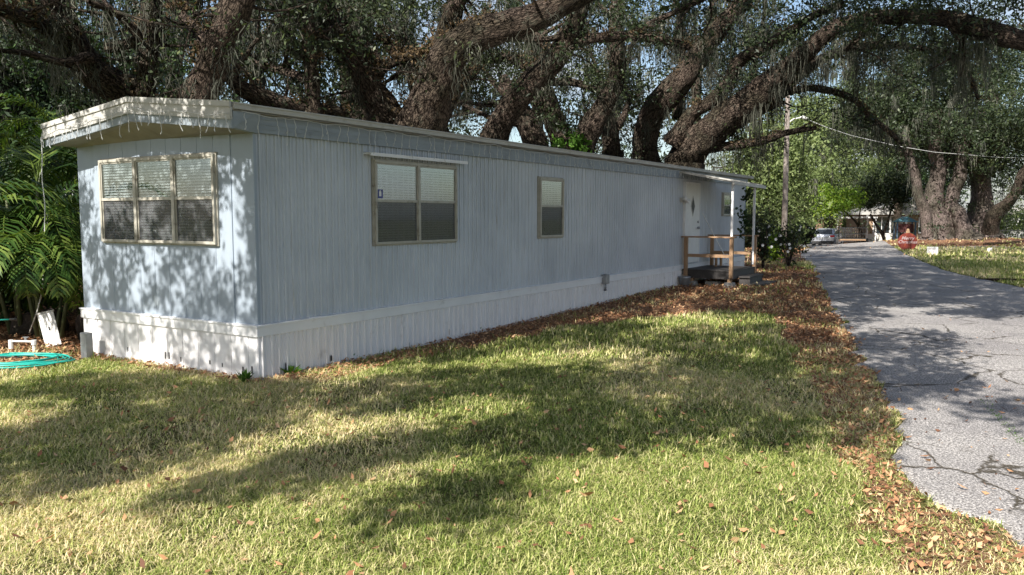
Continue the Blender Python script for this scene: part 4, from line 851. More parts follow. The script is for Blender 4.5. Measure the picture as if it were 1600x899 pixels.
# leaf clumps added to shade the palms corner
G2 = np.stack([rng.uniform(-13, -6.8, 380), rng.uniform(12, 18, 380), rng.uniform(.8, 5.5, 380)], 1); h2 = rng.uniform(7, 9, 380); s2 = G2+SD*((h2-G2[:, 2])/SD[2])[:, None]
allp = np.concatenate([sp, s2, spw]); 
tb = np.array([-13., -9., 0.])
root = thing('live_oak', tuple(tb), 0, 'tall oak out of view behind the photographer with crown shaped to shade lawn and walls', 'tree'); Lm = Limbs()
Lm.add([(-13, -9, -.2, 1.0), (-13, -9, .4, .75), (-12.8, -9, 3, .6), (-12, -8.4, 6, .55)])
for (t_, r_) in (((-8.5, 6.2, 5.6), .03), ((-14, -2, 10), .09), ((-14, 3, 10.5), .09), ((-9, 2, 11), .08), ((-9, -9, 9), .10)):
    Lm.add([(-12, -8.4, 6, .12), (-12*.6+t_[0]*.4-.6, -8.4*.6+t_[1]*.4+1.1, 7.4+.3*(t_[2]-8), r_*.75), (t_[0]*.7-12*.3+.9, t_[1]*.7-8.4*.3-.9, t_[2]-1, r_*.5), (t_[0]*.85-12*.15-.4, t_[1]*.85-8.4*.15+.5, t_[2]-.5, r_*.35), (*t_, r_*.5)])
Lm.build('trunk', M['bark'], root, tb)
V, var = leafcloud(allp, rng.uniform(.7, 1.2, len(allp))*.28, 90, .15, 1.0); V2, var2 = leafcloud(sw_, rng.uniform(.7, 1.2, len(sw_))*.15, 60, .10, 1.0)
gx3, gy3 = np.meshgrid(np.arange(12, 42, .85), np.arange(33, 52, .85)); gx3 = gx3.ravel()+rng.uniform(-.4, .4, gx3.size); gy3 = gy3.ravel()+rng.uniform(-.4, .4, gy3.size)  # leaf clumps added high up to shade the far right lawn
k3 = fbm(gx3*.22, gy3*.5, 91, 3) > .42; G3 = np.stack([gx3[k3], gy3[k3], 0*gx3[k3]], 1); h3 = 6.5+(G3[:, 1]-16)*.30+rng.uniform(0, 2, len(G3)); s3 = G3+SD*(h3/SD[2])[:, None]
V3, var3 = leafcloud(s3, .5, 80, .26, 1.0)
V = np.concatenate([V, V2, V3]); var = np.concatenate([var, var2, var3])
mesh_np('crown', V-tb, np.arange(len(V)).reshape(-1, 4), mat=M['oakleaf'], parent=root, attrs={'var': var})
M['palmstem'] = pm('palm_stem', (.06, .09, .03), (.10, .10, .05), .6, 5, .1)
# ================================================================== PALMS AND PLANTS BY THE LEFT CORNER
def frond(base, az, el, ln, leaf, n=34, droop=1.2, wd=.03, name='frond', parent=None, org=(0, 0, 0), mat='palm', spread=1.0):
    base = np.array(base, float); pts = []; p = base.copy(); e_ = el; K = 14
    for i in range(K+1):
        pts.append(p.copy()); d = np.array([math.cos(az)*math.cos(e_), math.sin(az)*math.cos(e_), math.sin(e_)]); p = p+d*ln/K; e_ -= droop/K*(1+i/K)
    pts = np.array(pts); V = []; Q_ = []; T_ = []; A_ = []
    def put(vs, q, t, a): 
        o_ = len(V); V.extend(vs); Q_.extend([tuple(i+o_ for i in f) for f in q]); T_.extend([tuple(i+o_ for i in f) for f in t]); A_.extend([a]*len(vs))
    T = np.gradient(pts, axis=0); T /= np.linalg.norm(T, axis=1)[:, None]
    for i in range(K):
        s = np.cross(T[i], [0, 0, 1.]); s /= np.linalg.norm(s)+1e-9; w0 = .016*(1-i/K)+.004; w1 = .016*(1-(i+1)/K)+.004
        u_ = np.cross(s, T[i])
        put([pts[i]-s*w0, pts[i]+s*w0, pts[i+1]+s*w1, pts[i+1]-s*w1, pts[i]-u_*w0, pts[i]+u_*w0, pts[i+1]+u_*w1, pts[i+1]-u_*w1], [(0, 1, 2, 3), (4, 5, 6, 7)], [], .9)
    for j in range(n):
        t = .16+.83*j/n; k = t*K; i = int(k); f = k-i; P = pts[i]*(1-f)+pts[min(i+1, K)]*f; Tt = T[i]; s = np.cross(Tt, [0, 0, 1.]); s /= np.linalg.norm(s)+1e-9; u_ = np.cross(s, Tt)
        l = leaf*math.sin(math.pi*min(1, .18+t*.85))**.6*random.uniform(.9, 1.08); va = random.random()
        for sg in (-1, 1):
            d = Tt*.75+s*sg*spread*.9+u_*.22+rng.normal(0, .04, 3); d /= np.linalg.norm(d); m = P+d*l*.5+np.array([0, 0, -.04*l]); d2 = d+np.array([0, 0, -.85]); d2 /= np.linalg.norm(d2); e = m+d2*l*.5
            ww = np.cross(d, u_); ww /= np.linalg.norm(ww)+1e-9; ww = ww*wd*.5
            put([P-ww*.5, P+ww*.5, m+ww, m-ww, e], [(0, 1, 2, 3)], [(3, 2, 4)], va)
    return mesh_np(name, np.array(V)-np.array(org), np.array(Q_), np.array(T_), M[mat], parent, attrs={'var': A_})
def palm(base, label, nst, fr, lz, ln, leaf, azr=(0, 2*math.pi), group=None):
    root = thing('palm', tuple(base), 0, label, 'palm', group)
    for i in range(nst):
        a = 2*math.pi*i/nst; o_ = np.array([math.cos(a)*.18, math.sin(a)*.18, 0]); hz_ = random.uniform(*lz); tip = o_*2.2+np.array([0, 0, hz_])
        MB().tube([tuple(o_), tuple((o_+tip)/2+np.array([0, 0, .05])), tuple(tip)], [.04, .03, .02], 8).build('trunk', M['palmstem'], root, True)
        for j in range(fr):
            az = azr[0]+(azr[1]-azr[0])*((i*fr+j+random.random()*.7)/(nst*fr)); frond(tip, az, random.uniform(.8, 1.4), ln*random.uniform(.8, 1.1), leaf, 28, random.uniform(1.9, 3.0), .04, parent=root)
    return root
palm((-8.0, 13.3, 0), 'feathery green palm clump arching beside the back left corner of the home', 5, 5, (1.0, 2.5), 2.7, .66)
palm((-8.6, 11.9, 0), 'lower feathery palm at the left picture edge behind the hose', 4, 5, (.7, 1.8), 2.4, .62)
palm((-7.3, 12.8, 0), 'low green palm nearest the home wall with drooping fronds', 4, 5, (.6, 1.5), 1.9, .55)
palm((-10.6, 13.6, 0), 'taller palm at the far left with a bright frond reaching over', 3, 6, (.9, 2.1), 2.6, .55)
palm((-10.2, 18.5, 0), 'shaded palm behind the gable with fronds against the dark oak limbs', 3, 6, (2.4, 3.8), 2.4, .5)
palm((-7.6, 19.5, 0), 'tall palm seen between the limbs of the left oak', 2, 7, (3.6, 4.4), 2.2, .45)
def shrub(name, base, r, h, label, cat, leaf, size, n, per=50, group=None, cr=.3, stems=7, sr=.015, flowers=0):
    base = np.array([base[0], base[1], float(hgt(base[0], base[1]))]); root = thing(name, tuple(base), 0, label, cat, group); L = Limbs(); tips = []
    for i in range(stems):
        a = 2*math.pi*i/stems+random.random(); rr = r*random.uniform(.3, .9); hh_ = h*random.uniform(.6, 1)
        q = [(base[0], base[1], base[2]-.05, sr*1.6), (base[0]+math.cos(a)*rr*.35, base[1]+math.sin(a)*rr*.35, base[2]+hh_*.4, sr*1.2), (base[0]+math.cos(a)*rr, base[1]+math.sin(a)*rr, base[2]+hh_*.95, sr*.5)]
        C = L.add(q, 4, 6, .05); tips += [C[k_, :3]+rng.normal(0, .15*r, 3) for k_ in (4, 6, 7, 8)]
    L.build('stems', M['bark'], root, base)
    c = ell(base+np.array([0, 0, h*.55]), (r, r, h*.5), n); c = np.concatenate([thin(c, 1.2, .75), np.array(tips)])
    V, var = leafcloud(c, cr*rng.uniform(.6, 1.2, len(c)), per, size, .8, .5); V[:, 2] = np.maximum(V[:, 2], base[2]+.01)
    mesh_np('foliage', V-base, np.arange(len(V)).reshape(-1, 4), mat=M[leaf], parent=root, attrs={'var': var})
    for i in range(flowers):
        p = c[random.randrange(len(c))]-base+rng.normal(0, .12, 3); p[1] -= .15; m = MB()
        for k_ in range(5):
            a = k_*2*math.pi/5; u_ = np.array([math.cos(a), -.35, math.sin(a)])*.055; v_ = np.array([-math.sin(a), 0, math.cos(a)])*.028
            m.add([p, p+u_*.6+v_, p+u_, p+u_*.6-v_], [(0, 1, 2, 3)])
        m.build('flower', M['flower'], root)
    return root
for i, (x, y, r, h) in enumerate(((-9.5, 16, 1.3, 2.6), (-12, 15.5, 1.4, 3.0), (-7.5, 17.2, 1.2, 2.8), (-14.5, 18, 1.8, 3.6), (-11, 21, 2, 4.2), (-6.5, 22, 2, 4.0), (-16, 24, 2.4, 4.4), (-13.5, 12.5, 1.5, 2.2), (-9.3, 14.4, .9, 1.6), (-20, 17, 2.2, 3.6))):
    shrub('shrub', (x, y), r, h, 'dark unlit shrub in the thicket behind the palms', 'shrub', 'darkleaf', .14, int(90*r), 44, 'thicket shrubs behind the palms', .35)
for i, (x, y, r, h) in enumerate(((0, 34, 2.5, 3.4), (5, 38, 2.5, 3.6), (-6, 33, 2.5, 3.6), (10, 44, 2.6, 3.4), (14, 50, 2.0, 2.6), (-12, 30, 2.5, 4))):
    shrub('shrub', (x, y), r, h, 'leafy shrub hidden low behind the mobile home', 'shrub', 'oakleaf', .2, 120, 40, 'shrubs behind the mobile home', .5)
for i, (x, y, r, h) in enumerate(((48, 82, 3.5, 3.5), (55, 84, 4, 4.5), (62, 80, 4, 5), (36, 86, 3, 3.5), (30, 90, 4, 6), (42, 90, 4, 4), (24, 88, 4, 5), (16, 84, 3.5, 5), (70, 78, 4, 6))):
    shrub('shrub', (x, y), r, h, 'far green shrub along the back of the park', 'shrub', 'farleaf', .26, 110, 40, 'far shrubs along the back of the park', .7)
# flowering bushes past the porch
def bb_(px, D): p = at(px, 340, D); return (p[0], p[1])
shrub('flowering_bush', bb_(1194, 27.5), .42, 1.6, 'dark green flowering bush nearest the porch steps', 'bush', 'oakleaf', .11, 34, 16, None, .16, 9, .018, 9)
shrub('flowering_bush', bb_(1234, 29), .58, 1.6, 'loose dark bush with white blossoms at the road edge, before the utility pole', 'bush', 'oakleaf', .11, 36, 16, None, .16, 9, .018, 12)
shrub('flowering_bush', bb_(1212, 33), .5, 1.1, 'smaller green bush between the two blossoming bushes', 'bush', 'limeleaf', .12, 50, 22, None, .22, 7, .015, 0)
shrub('hedge_bush', bb_(1258, 56), .75, 1.5, 'round dark green bush just left of the parked silver car', 'bush', 'oakleaf', .15, 60, 30, None, .3, 7, .03, 3)
# vine on the outer porch post
vp = home_w(16.0, -1.33, 0); pts = []; vc = []
root = thing('climbing_vine', tuple(home_w(16.05, -1.2, .6)), 0, 'dark leafy vine climbing the outer awning post', 'vine'); b0 = home_w(16.05, -1.2, .6)
q = [(.05*math.sin(i*1.1), .05*math.cos(i*1.1)-.05, .18*i) for i in range(12)]; MB().tube(q, .008, 5).build('stem', M['bark'], root)
vc = [np.array(b0)+np.array([random.uniform(-.22, .1), random.uniform(-.1, .1), z_]) for z_ in np.concatenate([rng.uniform(.75, 2.05, 26)])]
V, var = leafcloud(vc, .09, 10, .11, .9, .55); mesh_np('leaves', V-b0, np.arange(len(V)).reshape(-1, 4), mat=M['darkleaf'], parent=root, attrs={'var': var})
# bright vine leaves above the roof
p = at(887, 222, 21.5); root = thing('hanging_vine', tuple(at(887, 262, 26.6)), 0, 'bright green broad leaved vine just above the roof line', 'vine'); o0 = at(887, 262, 26.6)
V, var = leafcloud(ell(at(890, 222, 26.6), (.55, .3, .45), 20), .2, 14, .2, .9, .4); mesh_np('leaves', V-o0, np.arange(len(V)).reshape(-1, 4), mat=M['brightleaf'], parent=root, attrs={'var': var})
V, var = leafcloud(ell(at(885, 180, 26.4), (.5, .3, .6), 16), .25, 12, .16, .9, .4); mesh_np('leaves', V-o0, np.arange(len(V)).reshape(-1, 4), mat=M['oakleaf'], parent=root, attrs={'var': var})
MB().tube([(0, 0, -1), (.03, 0, 0), (-.03, 0, 1), (.02, 0, 1.9)], .02, 6).build('stem', M['bark'], root)
# weeds
def weed(x, y, r, h, n, label, leaf='brightleaf', lw=.02):
    z = float(hgt(x, y)); root = thing('weed', (x, y, z), 0, label, 'weed'); V = []; q_ = []; A_ = []
    for i in range(n):
        a = random.random()*6.28; l = h*random.uniform(.5, 1.1); e = np.array([math.cos(a)*r*random.random(), math.sin(a)*r*random.random(), l]); s = np.array([-math.sin(a), math.cos(a), 0])*lw; b = np.array([math.cos(a), math.sin(a), 0])*.02; m = (b+e)*.5+np.array([0, 0, .02]); k_ = len(V)
        V += [b, m+s, e, m-s]; q_.append((k_, k_+1, k_+2, k_+3)); A_ += [random.random()]*4
    mesh_np('leaves', np.array(V), np.array(q_), mat=M[leaf], parent=root, attrs={'var': A_})
    MB().tube([(0, 0, -.02), (0, 0, h*.5)], .006, 5).build('stem', M['brightleaf'], root)
for (px, py, r, h, lab) in ((382, 598, .14, .16, 'broad leaved weed at the foot of the front corner'), (452, 586, .22, .12, 'low weed patch by the skirting just right of the front corner'), (548, 562, .12, .10, 'small weed by the skirting below the double window'), (745, 520, .14, .10, 'small weed by the skirting right of the double window'), (1058, 440, .3, .22, 'weed growing between skirting and pail by the porch')):
    x, y = gp(px, py); weed(x, y, r, h, 34, lab)
# green weeds in the road crack
cr = [gp(*p) for p in ((1538, 628), (1546, 642), (1556, 652), (1570, 663), (1580, 676), (1590, 688), (1600, 700))]
cc = np.array([[np.interp(t_, range(7), [c_[k_] for c_ in cr]) for k_ in (0, 1)] for t_ in np.linspace(0, 6, 420)])+rng.normal(0, .028, (420, 2))
V, q1, t1 = blades(cc[:, 0], cc[:, 1], .022, .008, (.8, 1.5)); V[:, 2] += .016
o = mesh_np('crack_weeds', V, q1, t1, M['brightleaf'], attrs={'var': np.repeat(rng.random(420), 5)}); setp(o, 'thin strip of bright green weeds growing in the road crack', 'weeds', kind='stuff')
# ================================================================== HOSE, PIPE, BOARD
hx, hy = -6.62, 10.62; c = []
N_ = 420
for i in range(N_):
    t = i/N_; a = t*2*math.pi*7.3; rr = 1+.13*math.sin(i*.031)+.10*math.sin(i*.11+1); x = math.cos(a)*.62*rr+.05*math.sin(a*.27); y = math.sin(a)*.40*rr+.06*math.cos(a*.31)
    c.append((x, y, .018+.022*(1+math.sin(a*1.37+1)*.9)+t*.035))
hz_ = thing('garden_hose', (hx, hy, float(hgt(hx, hy))), R(10), 'teal green garden hose lying coiled on the lawn left of the home', 'hose')
MB().tube(c, .0105, 7).build('coil', M['hose'], hz_, True)
e = c[-1]; MB().tube([e, (e[0]-.3, e[1]+.05, .05), (-.62, .35, .08), (-.72, .5, .25), (-.66, .68, .42), (-.5, .8, .5), (-.3, .86, .5)], .0105, 7).build('hose_end', M['hose'], hz_, True)
MB().tube([(-.3, .86, .5), (-.22, .88, .5)], .02, 8).build('coupling', M['dark'], hz_)
MB().tube([(-1.1, -.3, .02), (-.8, -.05, .03), (-.5, .2, .05), (-.2, .3, .06), (0.1, .2, .06)], .008, 6).build('black_tube', M['dark'], hz_, True)
px_, py_ = gp(54, 552); c = MB()
sp_ = thing('water_pipe', (px_, py_, float(hgt(px_, py_))), R(8), 'white plastic water pipe with elbow and spigot standing behind the hose', 'pipe')
sp_.scale = (.95, .95, .62)
MB().tube([(0, 0, -.05), (0, 0, .22), (0, 0, .245)], [.024, .024, .024], 10).build('riser', M['white'], sp_)
MB().tube([(0.03, 0, .27), (-.05, 0, .275), (-.33, .02, .29)], .024, 10).build('crossbar', M['white'], sp_)
MB().tube([(0, 0, .20), (0, 0, .31)], .038, 10).build('elbow', M['white'], sp_); MB().tube([(-.33, .02, .32), (-.33, .02, .12)], .034, 10).build('riser', M['white'], sp_)
m = MB(); m.tube([(-.12, .02, .29), (-.12, .02, .37)], .02, 8); m.tube([(-.16, .02, .375), (-.08, .02, .375)], .012, 6); m.build('spigot', M['metal'], sp_)
bx_, by_ = gp(84, 541); bo = thing('leaning_board', (bx_, by_, 0), R(18), 'white painted panel board leaning back against the palm thicket', 'board')
Mt = Matrix.Rotation(R(-14), 4, 'Y') @ Matrix.Rotation(R(-16), 4, 'X')
MB().box(-.11, .11, 0, .025, 0, .52, Mt).build('panel', M['white'], bo, bevel=.004); MB().box(-.12, .12, -.01, .035, .52, .545, Mt).build('cap', M['cream'], bo)
MB().box(-.01, .012, -.004, .0, .25, .30, Mt).build('hole', M['dark'], bo)
def rock(name, x, y, r, label, mat, sz=(1, 1, .7), cat='rock'):
    import bmesh
    bm = bmesh.new(); bmesh.ops.create_icosphere(bm, subdivisions=3, radius=r)
    for v in bm.verts:
        n_ = float(vn(v.co.x*6/r*.3+x, v.co.y*6/r*.3+v.co.z*5/r*.3, 4)); v.co *= .75+.5*n_; v.co.x *= sz[0]; v.co.y *= sz[1]; v.co.z *= sz[2]
    me = bpy.data.meshes.new(name); bm.to_mesh(me); bm.free(); o = link(me, name, mat, None, False); o.location = (x, y, float(hgt(x, y))+r*sz[2]*.5); setp(o, label, cat); return o
rx_, ry_ = gp(36, 532); rock('tree_stump', rx_-.1, ry_+.6, .36, 'weathered pale stump behind the white water pipe', M['bark_pale'], (1.2, .8, .8), 'stump')
rx_, ry_ = gp(112, 545); rock('dead_frond_heap', rx_-.15, ry_+.9, .26, 'dry brown heap of palm debris between board and home', M['bark_pale'], (1, 1, 1.3), 'debris')
o = MB().box(-.05, .05, -.07, .07, 0, .36).build('meter_box', M['metal'], None, bevel=.008); x, y = gp(127, 563); o.location = (x+.02, y+.12, 0); o.rotation_euler[2] = RZ; setp(o, 'small blue grey box standing at the back left corner of the skirting', 'box')
b = at(46, 520, 12.3); t_ = at(66, 455, 12.3); t2 = at(75, 330, 12.6); o = MB().tube([(0, 0, 0), tuple((t_-b)*.5+np.array([.02, 0, 0])), tuple(t_-b), tuple(t2-b)], .011, 6).build('leaning_stick', M['cream'], None, True); o.location = b; setp(o, 'thin pale bent stick rising through the palm fronds', 'stick')
# ================================================================== FAR THINGS
# utility pole with lamp arm and cable
D = 46; pb = rbase(1226, D); top = at(1224, 120, D); up = thing('utility_pole', tuple(pb), 0, 'weathered grey wooden utility pole rising behind the flowering bushes', 'utility pole')
MB().tube([(0, 0, -.3), (0, 0, 3), (-.02, 0, float(top[2]-pb[2]))], [.17, .155, .12], 12).build('pole', pm('pole_wood', (.30, .26, .23), (.18, .15, .13), .9, 6, .4, (1, 1, .15)), up, True)
ar = [at(px, py, D)-pb for px, py in ((1227, 202), (1232, 192), (1240, 186), (1252, 184))]; MB().tube([tuple(a) for a in ar], .035, 8).build('lamp_arm', M['white'], up, True)
a0 = at(1250, 184, D)-pb; MB().tube([tuple(a0), tuple(a0+np.array([.12, 0, .02])), tuple(a0+np.array([.35, 0, -.03])), tuple(a0+np.array([.45, 0, -.07]))], [.05, .09, .09, .03], 10).build('lamp_head', M['white'], up, True)
c0 = at(1262, 187, D); cpts_ = [at(px, py, D+dd)-c0 for px, py, dd in ((1262, 187, 0), (1291, 199, 0), (1330, 212, 1), (1365, 220, 2), (1400, 228, 2), (1460, 238, 3), (1560, 246, 5), (1680, 250, 8))]
o = MB().tube([tuple(a) for a in cpts_], .011, 6).build('service_cable', M['belt'], None, True); o.location = c0; setp(o, 'pale service cable sloping right from the street lamp on the pole', 'cable')
# vehicles -----------------------------------------------------------
def paint(name, c): 
    m, t, b = nodes(name); b.inputs['Base Color'].default_value = (*c, 1); b.inputs['Metallic'].default_value = .5; b.inputs['Roughness'].default_value = .3; b.inputs['Coat Weight'].default_value = .6; return m
M['redlamp'] = pm('red_lens', (.5, .02, .02), None, .25, 3, 0); M['rubber'] = pm('rubber', (.025, .025, .025), None, .8, 20, .1); M['carglass'] = pm('tinted_glass', (.02, .025, .03), None, .06, 3, 0)
def car(loc, rz, label, paintm):
    root = thing('parked_car', loc, rz, label, 'car')      # x forward, rear at x=-2.2
    st_ = [(-2.25, .48, .95, .80, .80), (-2.18, .30, 1.0, .88, .84), (-1.7, .24, 1.06, .91, .88), (-.6, .22, 1.02, .92, .90), (.7, .22, 1.0, .92, .90), (1.5, .24, .92, .90, .84), (2.05, .30, .80, .86, .74), (2.25, .42, .66, .74, .62)]
    V = []; 
    for x, z0, z1, w0, w1 in st_:
        for y_, z_ in ((-w0*.92, z0), (-w0, z0+.18), (-w0, z1-.22), (-w1, z1-.03), (-w1*.8, z1), (w1*.8, z1), (w1, z1-.03), (w0, z1-.22), (w0, z0+.18), (w0*.92, z0)): V.append((x, y_, z_))
    k_ = 10; Fc = [(i*k_+j, i*k_+(j+1) % k_, (i+1)*k_+(j+1) % k_, (i+1)*k_+j) for i in range(len(st_)-1) for j in range(k_)]; Fc += [tuple(range(k_))[::-1], tuple((len(st_)-1)*k_+j for j in range(k_))]
    MB().add(V, Fc).build('body', paintm, root, True)
    cs = [(-1.95, .99, .80, .80), (-1.45, 1.40, .66, .66), (-.9, 1.47, .64, .64), (.2, 1.45, .64, .64), (1.05, .98, .80, .80)]
    V = []
    for x, z1, w0, w1 in cs:
        for y_, z_ in ((-.84 if z1 > 1.1 else -w0, .96), (-w1, z1-.05 if z1 > 1.1 else .975), (-w1*.85, z1), (w1*.85, z1), (w1, z1-.05 if z1 > 1.1 else .975), (.84 if z1 > 1.1 else w0, .96)): V.append((x, y_, z_))
    k_ = 6; Fc = [(i*k_+j, i*k_+(j+1) % k_, (i+1)*k_+(j+1) % k_, (i+1)*k_+j) for i in range(len(cs)-1) for j in range(k_)]; Fc += [tuple(range(k_))[::-1], tuple((len(cs)-1)*k_+j for j in range(k_))]
    MB().add(V, Fc).build('cabin', paintm, root, True)
    MB().hexa([(-1.96, -.66, 1.04), (-1.93, .66, 1.04), (-1.92, .66, 1.05), (-1.95, -.66, 1.05), (-1.53, -.54, 1.37), (-1.53, .54, 1.37), (-1.50, .54, 1.38), (-1.50, -.54, 1.38)]).build('rear_window', M['carglass'], root)
    for sg in (-1, 1):
        MB().hexa([(-1.5, sg*.80, 1.02), (.7, sg*.80, 1.02), (.7, sg*.835, 1.02), (-1.5, sg*.835, 1.02), (-1.25, sg*.64, 1.36), (.25, sg*.64, 1.36), (.25, sg*.685, 1.36), (-1.25, sg*.685, 1.36)]).build('side_window', M['carglass'], root)
        MB().box(-2.27, -1.95, sg*.52, sg*.86, .80, .95).build('taillight', M['redlamp'], root, bevel=.02)
        for xx in (-1.4, 1.4):
            m = MB(); m.tube([(xx, sg*.70, .32), (xx, sg*.72, .32), (xx, sg*.90, .32), (xx, sg*.92, .32)], [.28, .32, .32, .29], 20); w_ = m.build('wheel', M['rubber'], root, True)
            MB().cyl((xx, sg*.915, .32), (xx, sg*.935, .32), .19, 16).build('rim', M['metal'], w_)
    MB().box(-2.285, -2.255, -.26, .26, .66, .79).build('licence_plate', M['white'], root); MB().box(-2.31, -2.15, -.82, .82, .30, .50).build('bumper', M['dark'], root, bevel=.03)
    return root
def gz(p, dz=0): return (p[0], p[1], float(hgt(p[0], p[1]))+dz)
p = at(1293, 380, 66); car(gz(p), math.pi/2-R(30), 'silver sedan seen from behind, parked at the end of the driveway', paint('silver_paint', (.55, .57, .62)))
p = at(1180, 365, 55); car(gz(p), math.pi/2+R(60), 'pale blue car half hidden behind the flowering bush', paint('pale_blue_paint', (.35, .48, .68)))
p = at(1186, 352, 60); cp = thing('carport', gz(p), 0, 'low flat carport roof with clutter on top behind the flowering bush', 'carport')
MB().box(-1.8, 1.6, -1.5, 1.5, 1.55, 1.66).build('roof', M['cream'], cp)
for sx in (-1.7, 1.5):
    for sy in (-1.4, 1.4): MB().box(sx-.05, sx+.05, sy-.05, sy+.05, -.1, 1.549).build('post', M['white'], cp)
# utility trailer
p = at(1331, 376, 62); ut = thing('utility_trailer', gz(p), R(-20), 'small open utility trailer with black mesh sides parked right of the silver sedan', 'trailer')
MB().box(-.9, .9, -1.3, 1.3, .42, .50).build('bed', M['wood'], ut)
m = MB()
for z_ in (.55, .9, 1.35):
    for a, b in (((-.9, -1.3, z_), (.9, -1.3, z_)), ((-.9, 1.3, z_), (.9, 1.3, z_)), ((-.9, -1.3, z_), (-.9, 1.3, z_)), ((.9, -1.3, z_), (.9, 1.3, z_))): m.bar(a, b, .05)
for x_ in (-.9, .9):
    for y_ in (-1.3, 1.3): m.bar((x_, y_, .5), (x_, y_, 1.5), .06)
for i in range(1, 9): m.bar((-.9+i*.2, -1.3, .5), (-.9+i*.2, -1.3, 1.35), .02)
m.build('rail_frame', M['dark'], ut)
for sg in (-1, 1): MB().tube([(sg*.95, 0, .28), (sg*1.12, 0, .28)], .28, 16).build('wheel', M['rubber'], ut)
# house
D = 76; p = at(1412, 380, D); hs = thing('house', gz(p), R(-8), 'tan single storey house with white framed windows behind the crape myrtles', 'house')
M['tan'] = pm('tan_siding', (.34, .24, .16), (.28, .19, .12), .8, 3, .1, (1, 1, 6)); M['creams'] = pm('cream_clapboard', (.62, .60, .54), (.54, .52, .46), .7, 3, .1, (1, 1, 6))
MB().box(-3.4, 5.5, 0, 7, -.3, 2.7).build('wall', M['tan'], hs)
m = MB(); m.prism([(-4.0, 2.62), (6.1, 2.62), (6.1, 2.78), (1.2, 4.3), (-4.0, 2.78)], -.7, 7.6); m.build('roof', M['roof'], hs)
MB().box(-3.2, -.2, -.05, -.002, .05, .85).build('clapboard_panel', M['creams'], hs)
for (x0, x1, z0, z1) in ((-2.7, -1.35, .9, 2.4), (-1.2, -.3, .9, 2.4), (1.3, 2.3, 1.0, 2.3), (3.4, 4.6, 1.0, 2.3)):
    m = MB(); m.box(x0-.1, x1+.1, -.09, -.055, z0-.1, z0); m.box(x0-.1, x1+.1, -.09, -.055, z1, z1+.1); m.box(x0-.1, x0, -.09, -.055, z0, z1); m.box(x1, x1+.1, -.09, -.055, z0, z1); m.box((x0+x1)/2-.03, (x0+x1)/2+.03, -.09, -.055, z0, z1); wf = m.build('window', M['white'], hs)
    MB().box(x0, x1, -.05, -.01, z0, z1).build('pane', M['carglass'], wf)
for x_ in (-3.4, .0, 2.9): MB().box(x_-.08, x_+.08, -.5, -.35, -.2, 2.61).build('porch_post', M['white'], hs)
MB().box(-3.5, 5.5, -.34, .0, -.2, .04).build('foundation', M['conc'], hs)
# white roofed carport left of the house and lattice panels
p = at(1331, 372, 74); c_ = thing('carport', gz(p), R(-6), 'white edged carport between the silver sedan and the tan house', 'carport')
MB().box(-1.5, 2.0, -.5, 3, 2.3, 2.45).build('roof', M['white'], c_)
for x_ in (-1.4, 1.9): MB().box(x_-.05, x_+.05, -.45, -.35, -.3, 2.299).build('post', M['white'], c_)
p = at(1327, 372, 78); f_ = thing('lattice_fence', gz(p), R(-4), 'pale grey lattice fence behind the small utility trailer', 'fence')
m = MB()
for i in range(26): m.box(-2.6+i*.2, -2.6+i*.2+.15, 0, .03, .0, 1.35)
m.build('slats', M['skirt'], f_); MB().box(-2.7, 2.7, .031, .09, 1.1, 1.2).build('rail', M['skirt'], f_)
# small teal roofed kiosk
p = at(1413, 372, 60); k_ = thing('garden_kiosk', gz(p), R(-15), 'small kiosk with teal hipped roof and blue posts behind the round red sign', 'kiosk')
MB().add([(-.75, -.7, 1.5), (.75, -.7, 1.5), (.75, .7, 1.5), (-.75, .7, 1.5), (-.2, 0, 1.9), (.2, 0, 1.9)], [(0, 1, 5, 4), (1, 2, 5), (2, 3, 4, 5), (3, 0, 4), (3, 2, 1, 0)]).build('roof', pm('teal_roof', (.10, .22, .25), (.07, .16, .18), .6, 4, .1), k_)
for x_ in (-.6, .6):
    for y_ in (-.55, .55): MB().box(x_-.05, x_+.05, y_-.05, y_+.05, -.4, 1.499).build('post', pm('blue_post', (.10, .16, .24), None, .6, 4, 0), k_)
MB().box(-.5, .5, -.5, .5, .75, 1.35).build('cabinet', pm('dark_red_box', (.09, .02, .02), (.05, .012, .012), .6, 4, 0), k_)
# crape myrtles in front of the house
tree('crape_myrtle', rbase(1318, 64), 'small tree with lime yellow crown above the silver sedan', 'tree', [([(1352, 382, 7), (1346, 365, 5), (1338, 348, 4), (1325, 335, 3), (1310, 322, 2)], 62), ([(1346, 365, 4), (1342, 345, 3), (1345, 325, 2)], 62)],
     [(at(1312, 312, 61), (1.9, 1.4, 1.3), 90, .85), (at(1295, 325, 61), (1.0, 1, .7), 30, .9)], leaf='limeleaf', size=.2, per=46, cr=.45)
tree('crape_myrtle', rbase(1378, 63), 'small dark green spreading tree in front of the house windows', 'tree', [([(1384, 383, 7), (1378, 365, 5), (1368, 350, 4), (1360, 335, 3)], 62.5), ([(1379, 368, 5), (1386, 350, 4), (1392, 330, 3), (1400, 315, 2)], 62.5)],
     [(at(1384, 298, 62.5), (2.6, 1.6, 1.5), 140, .85), (at(1352, 308, 62.5), (1.3, 1.2, .9), 40, .9), (at(1412, 310, 62.5), (1.3, 1.2, 1.2), 50, .9)], leaf='oakleaf', size=.2, per=46, cr=.45)
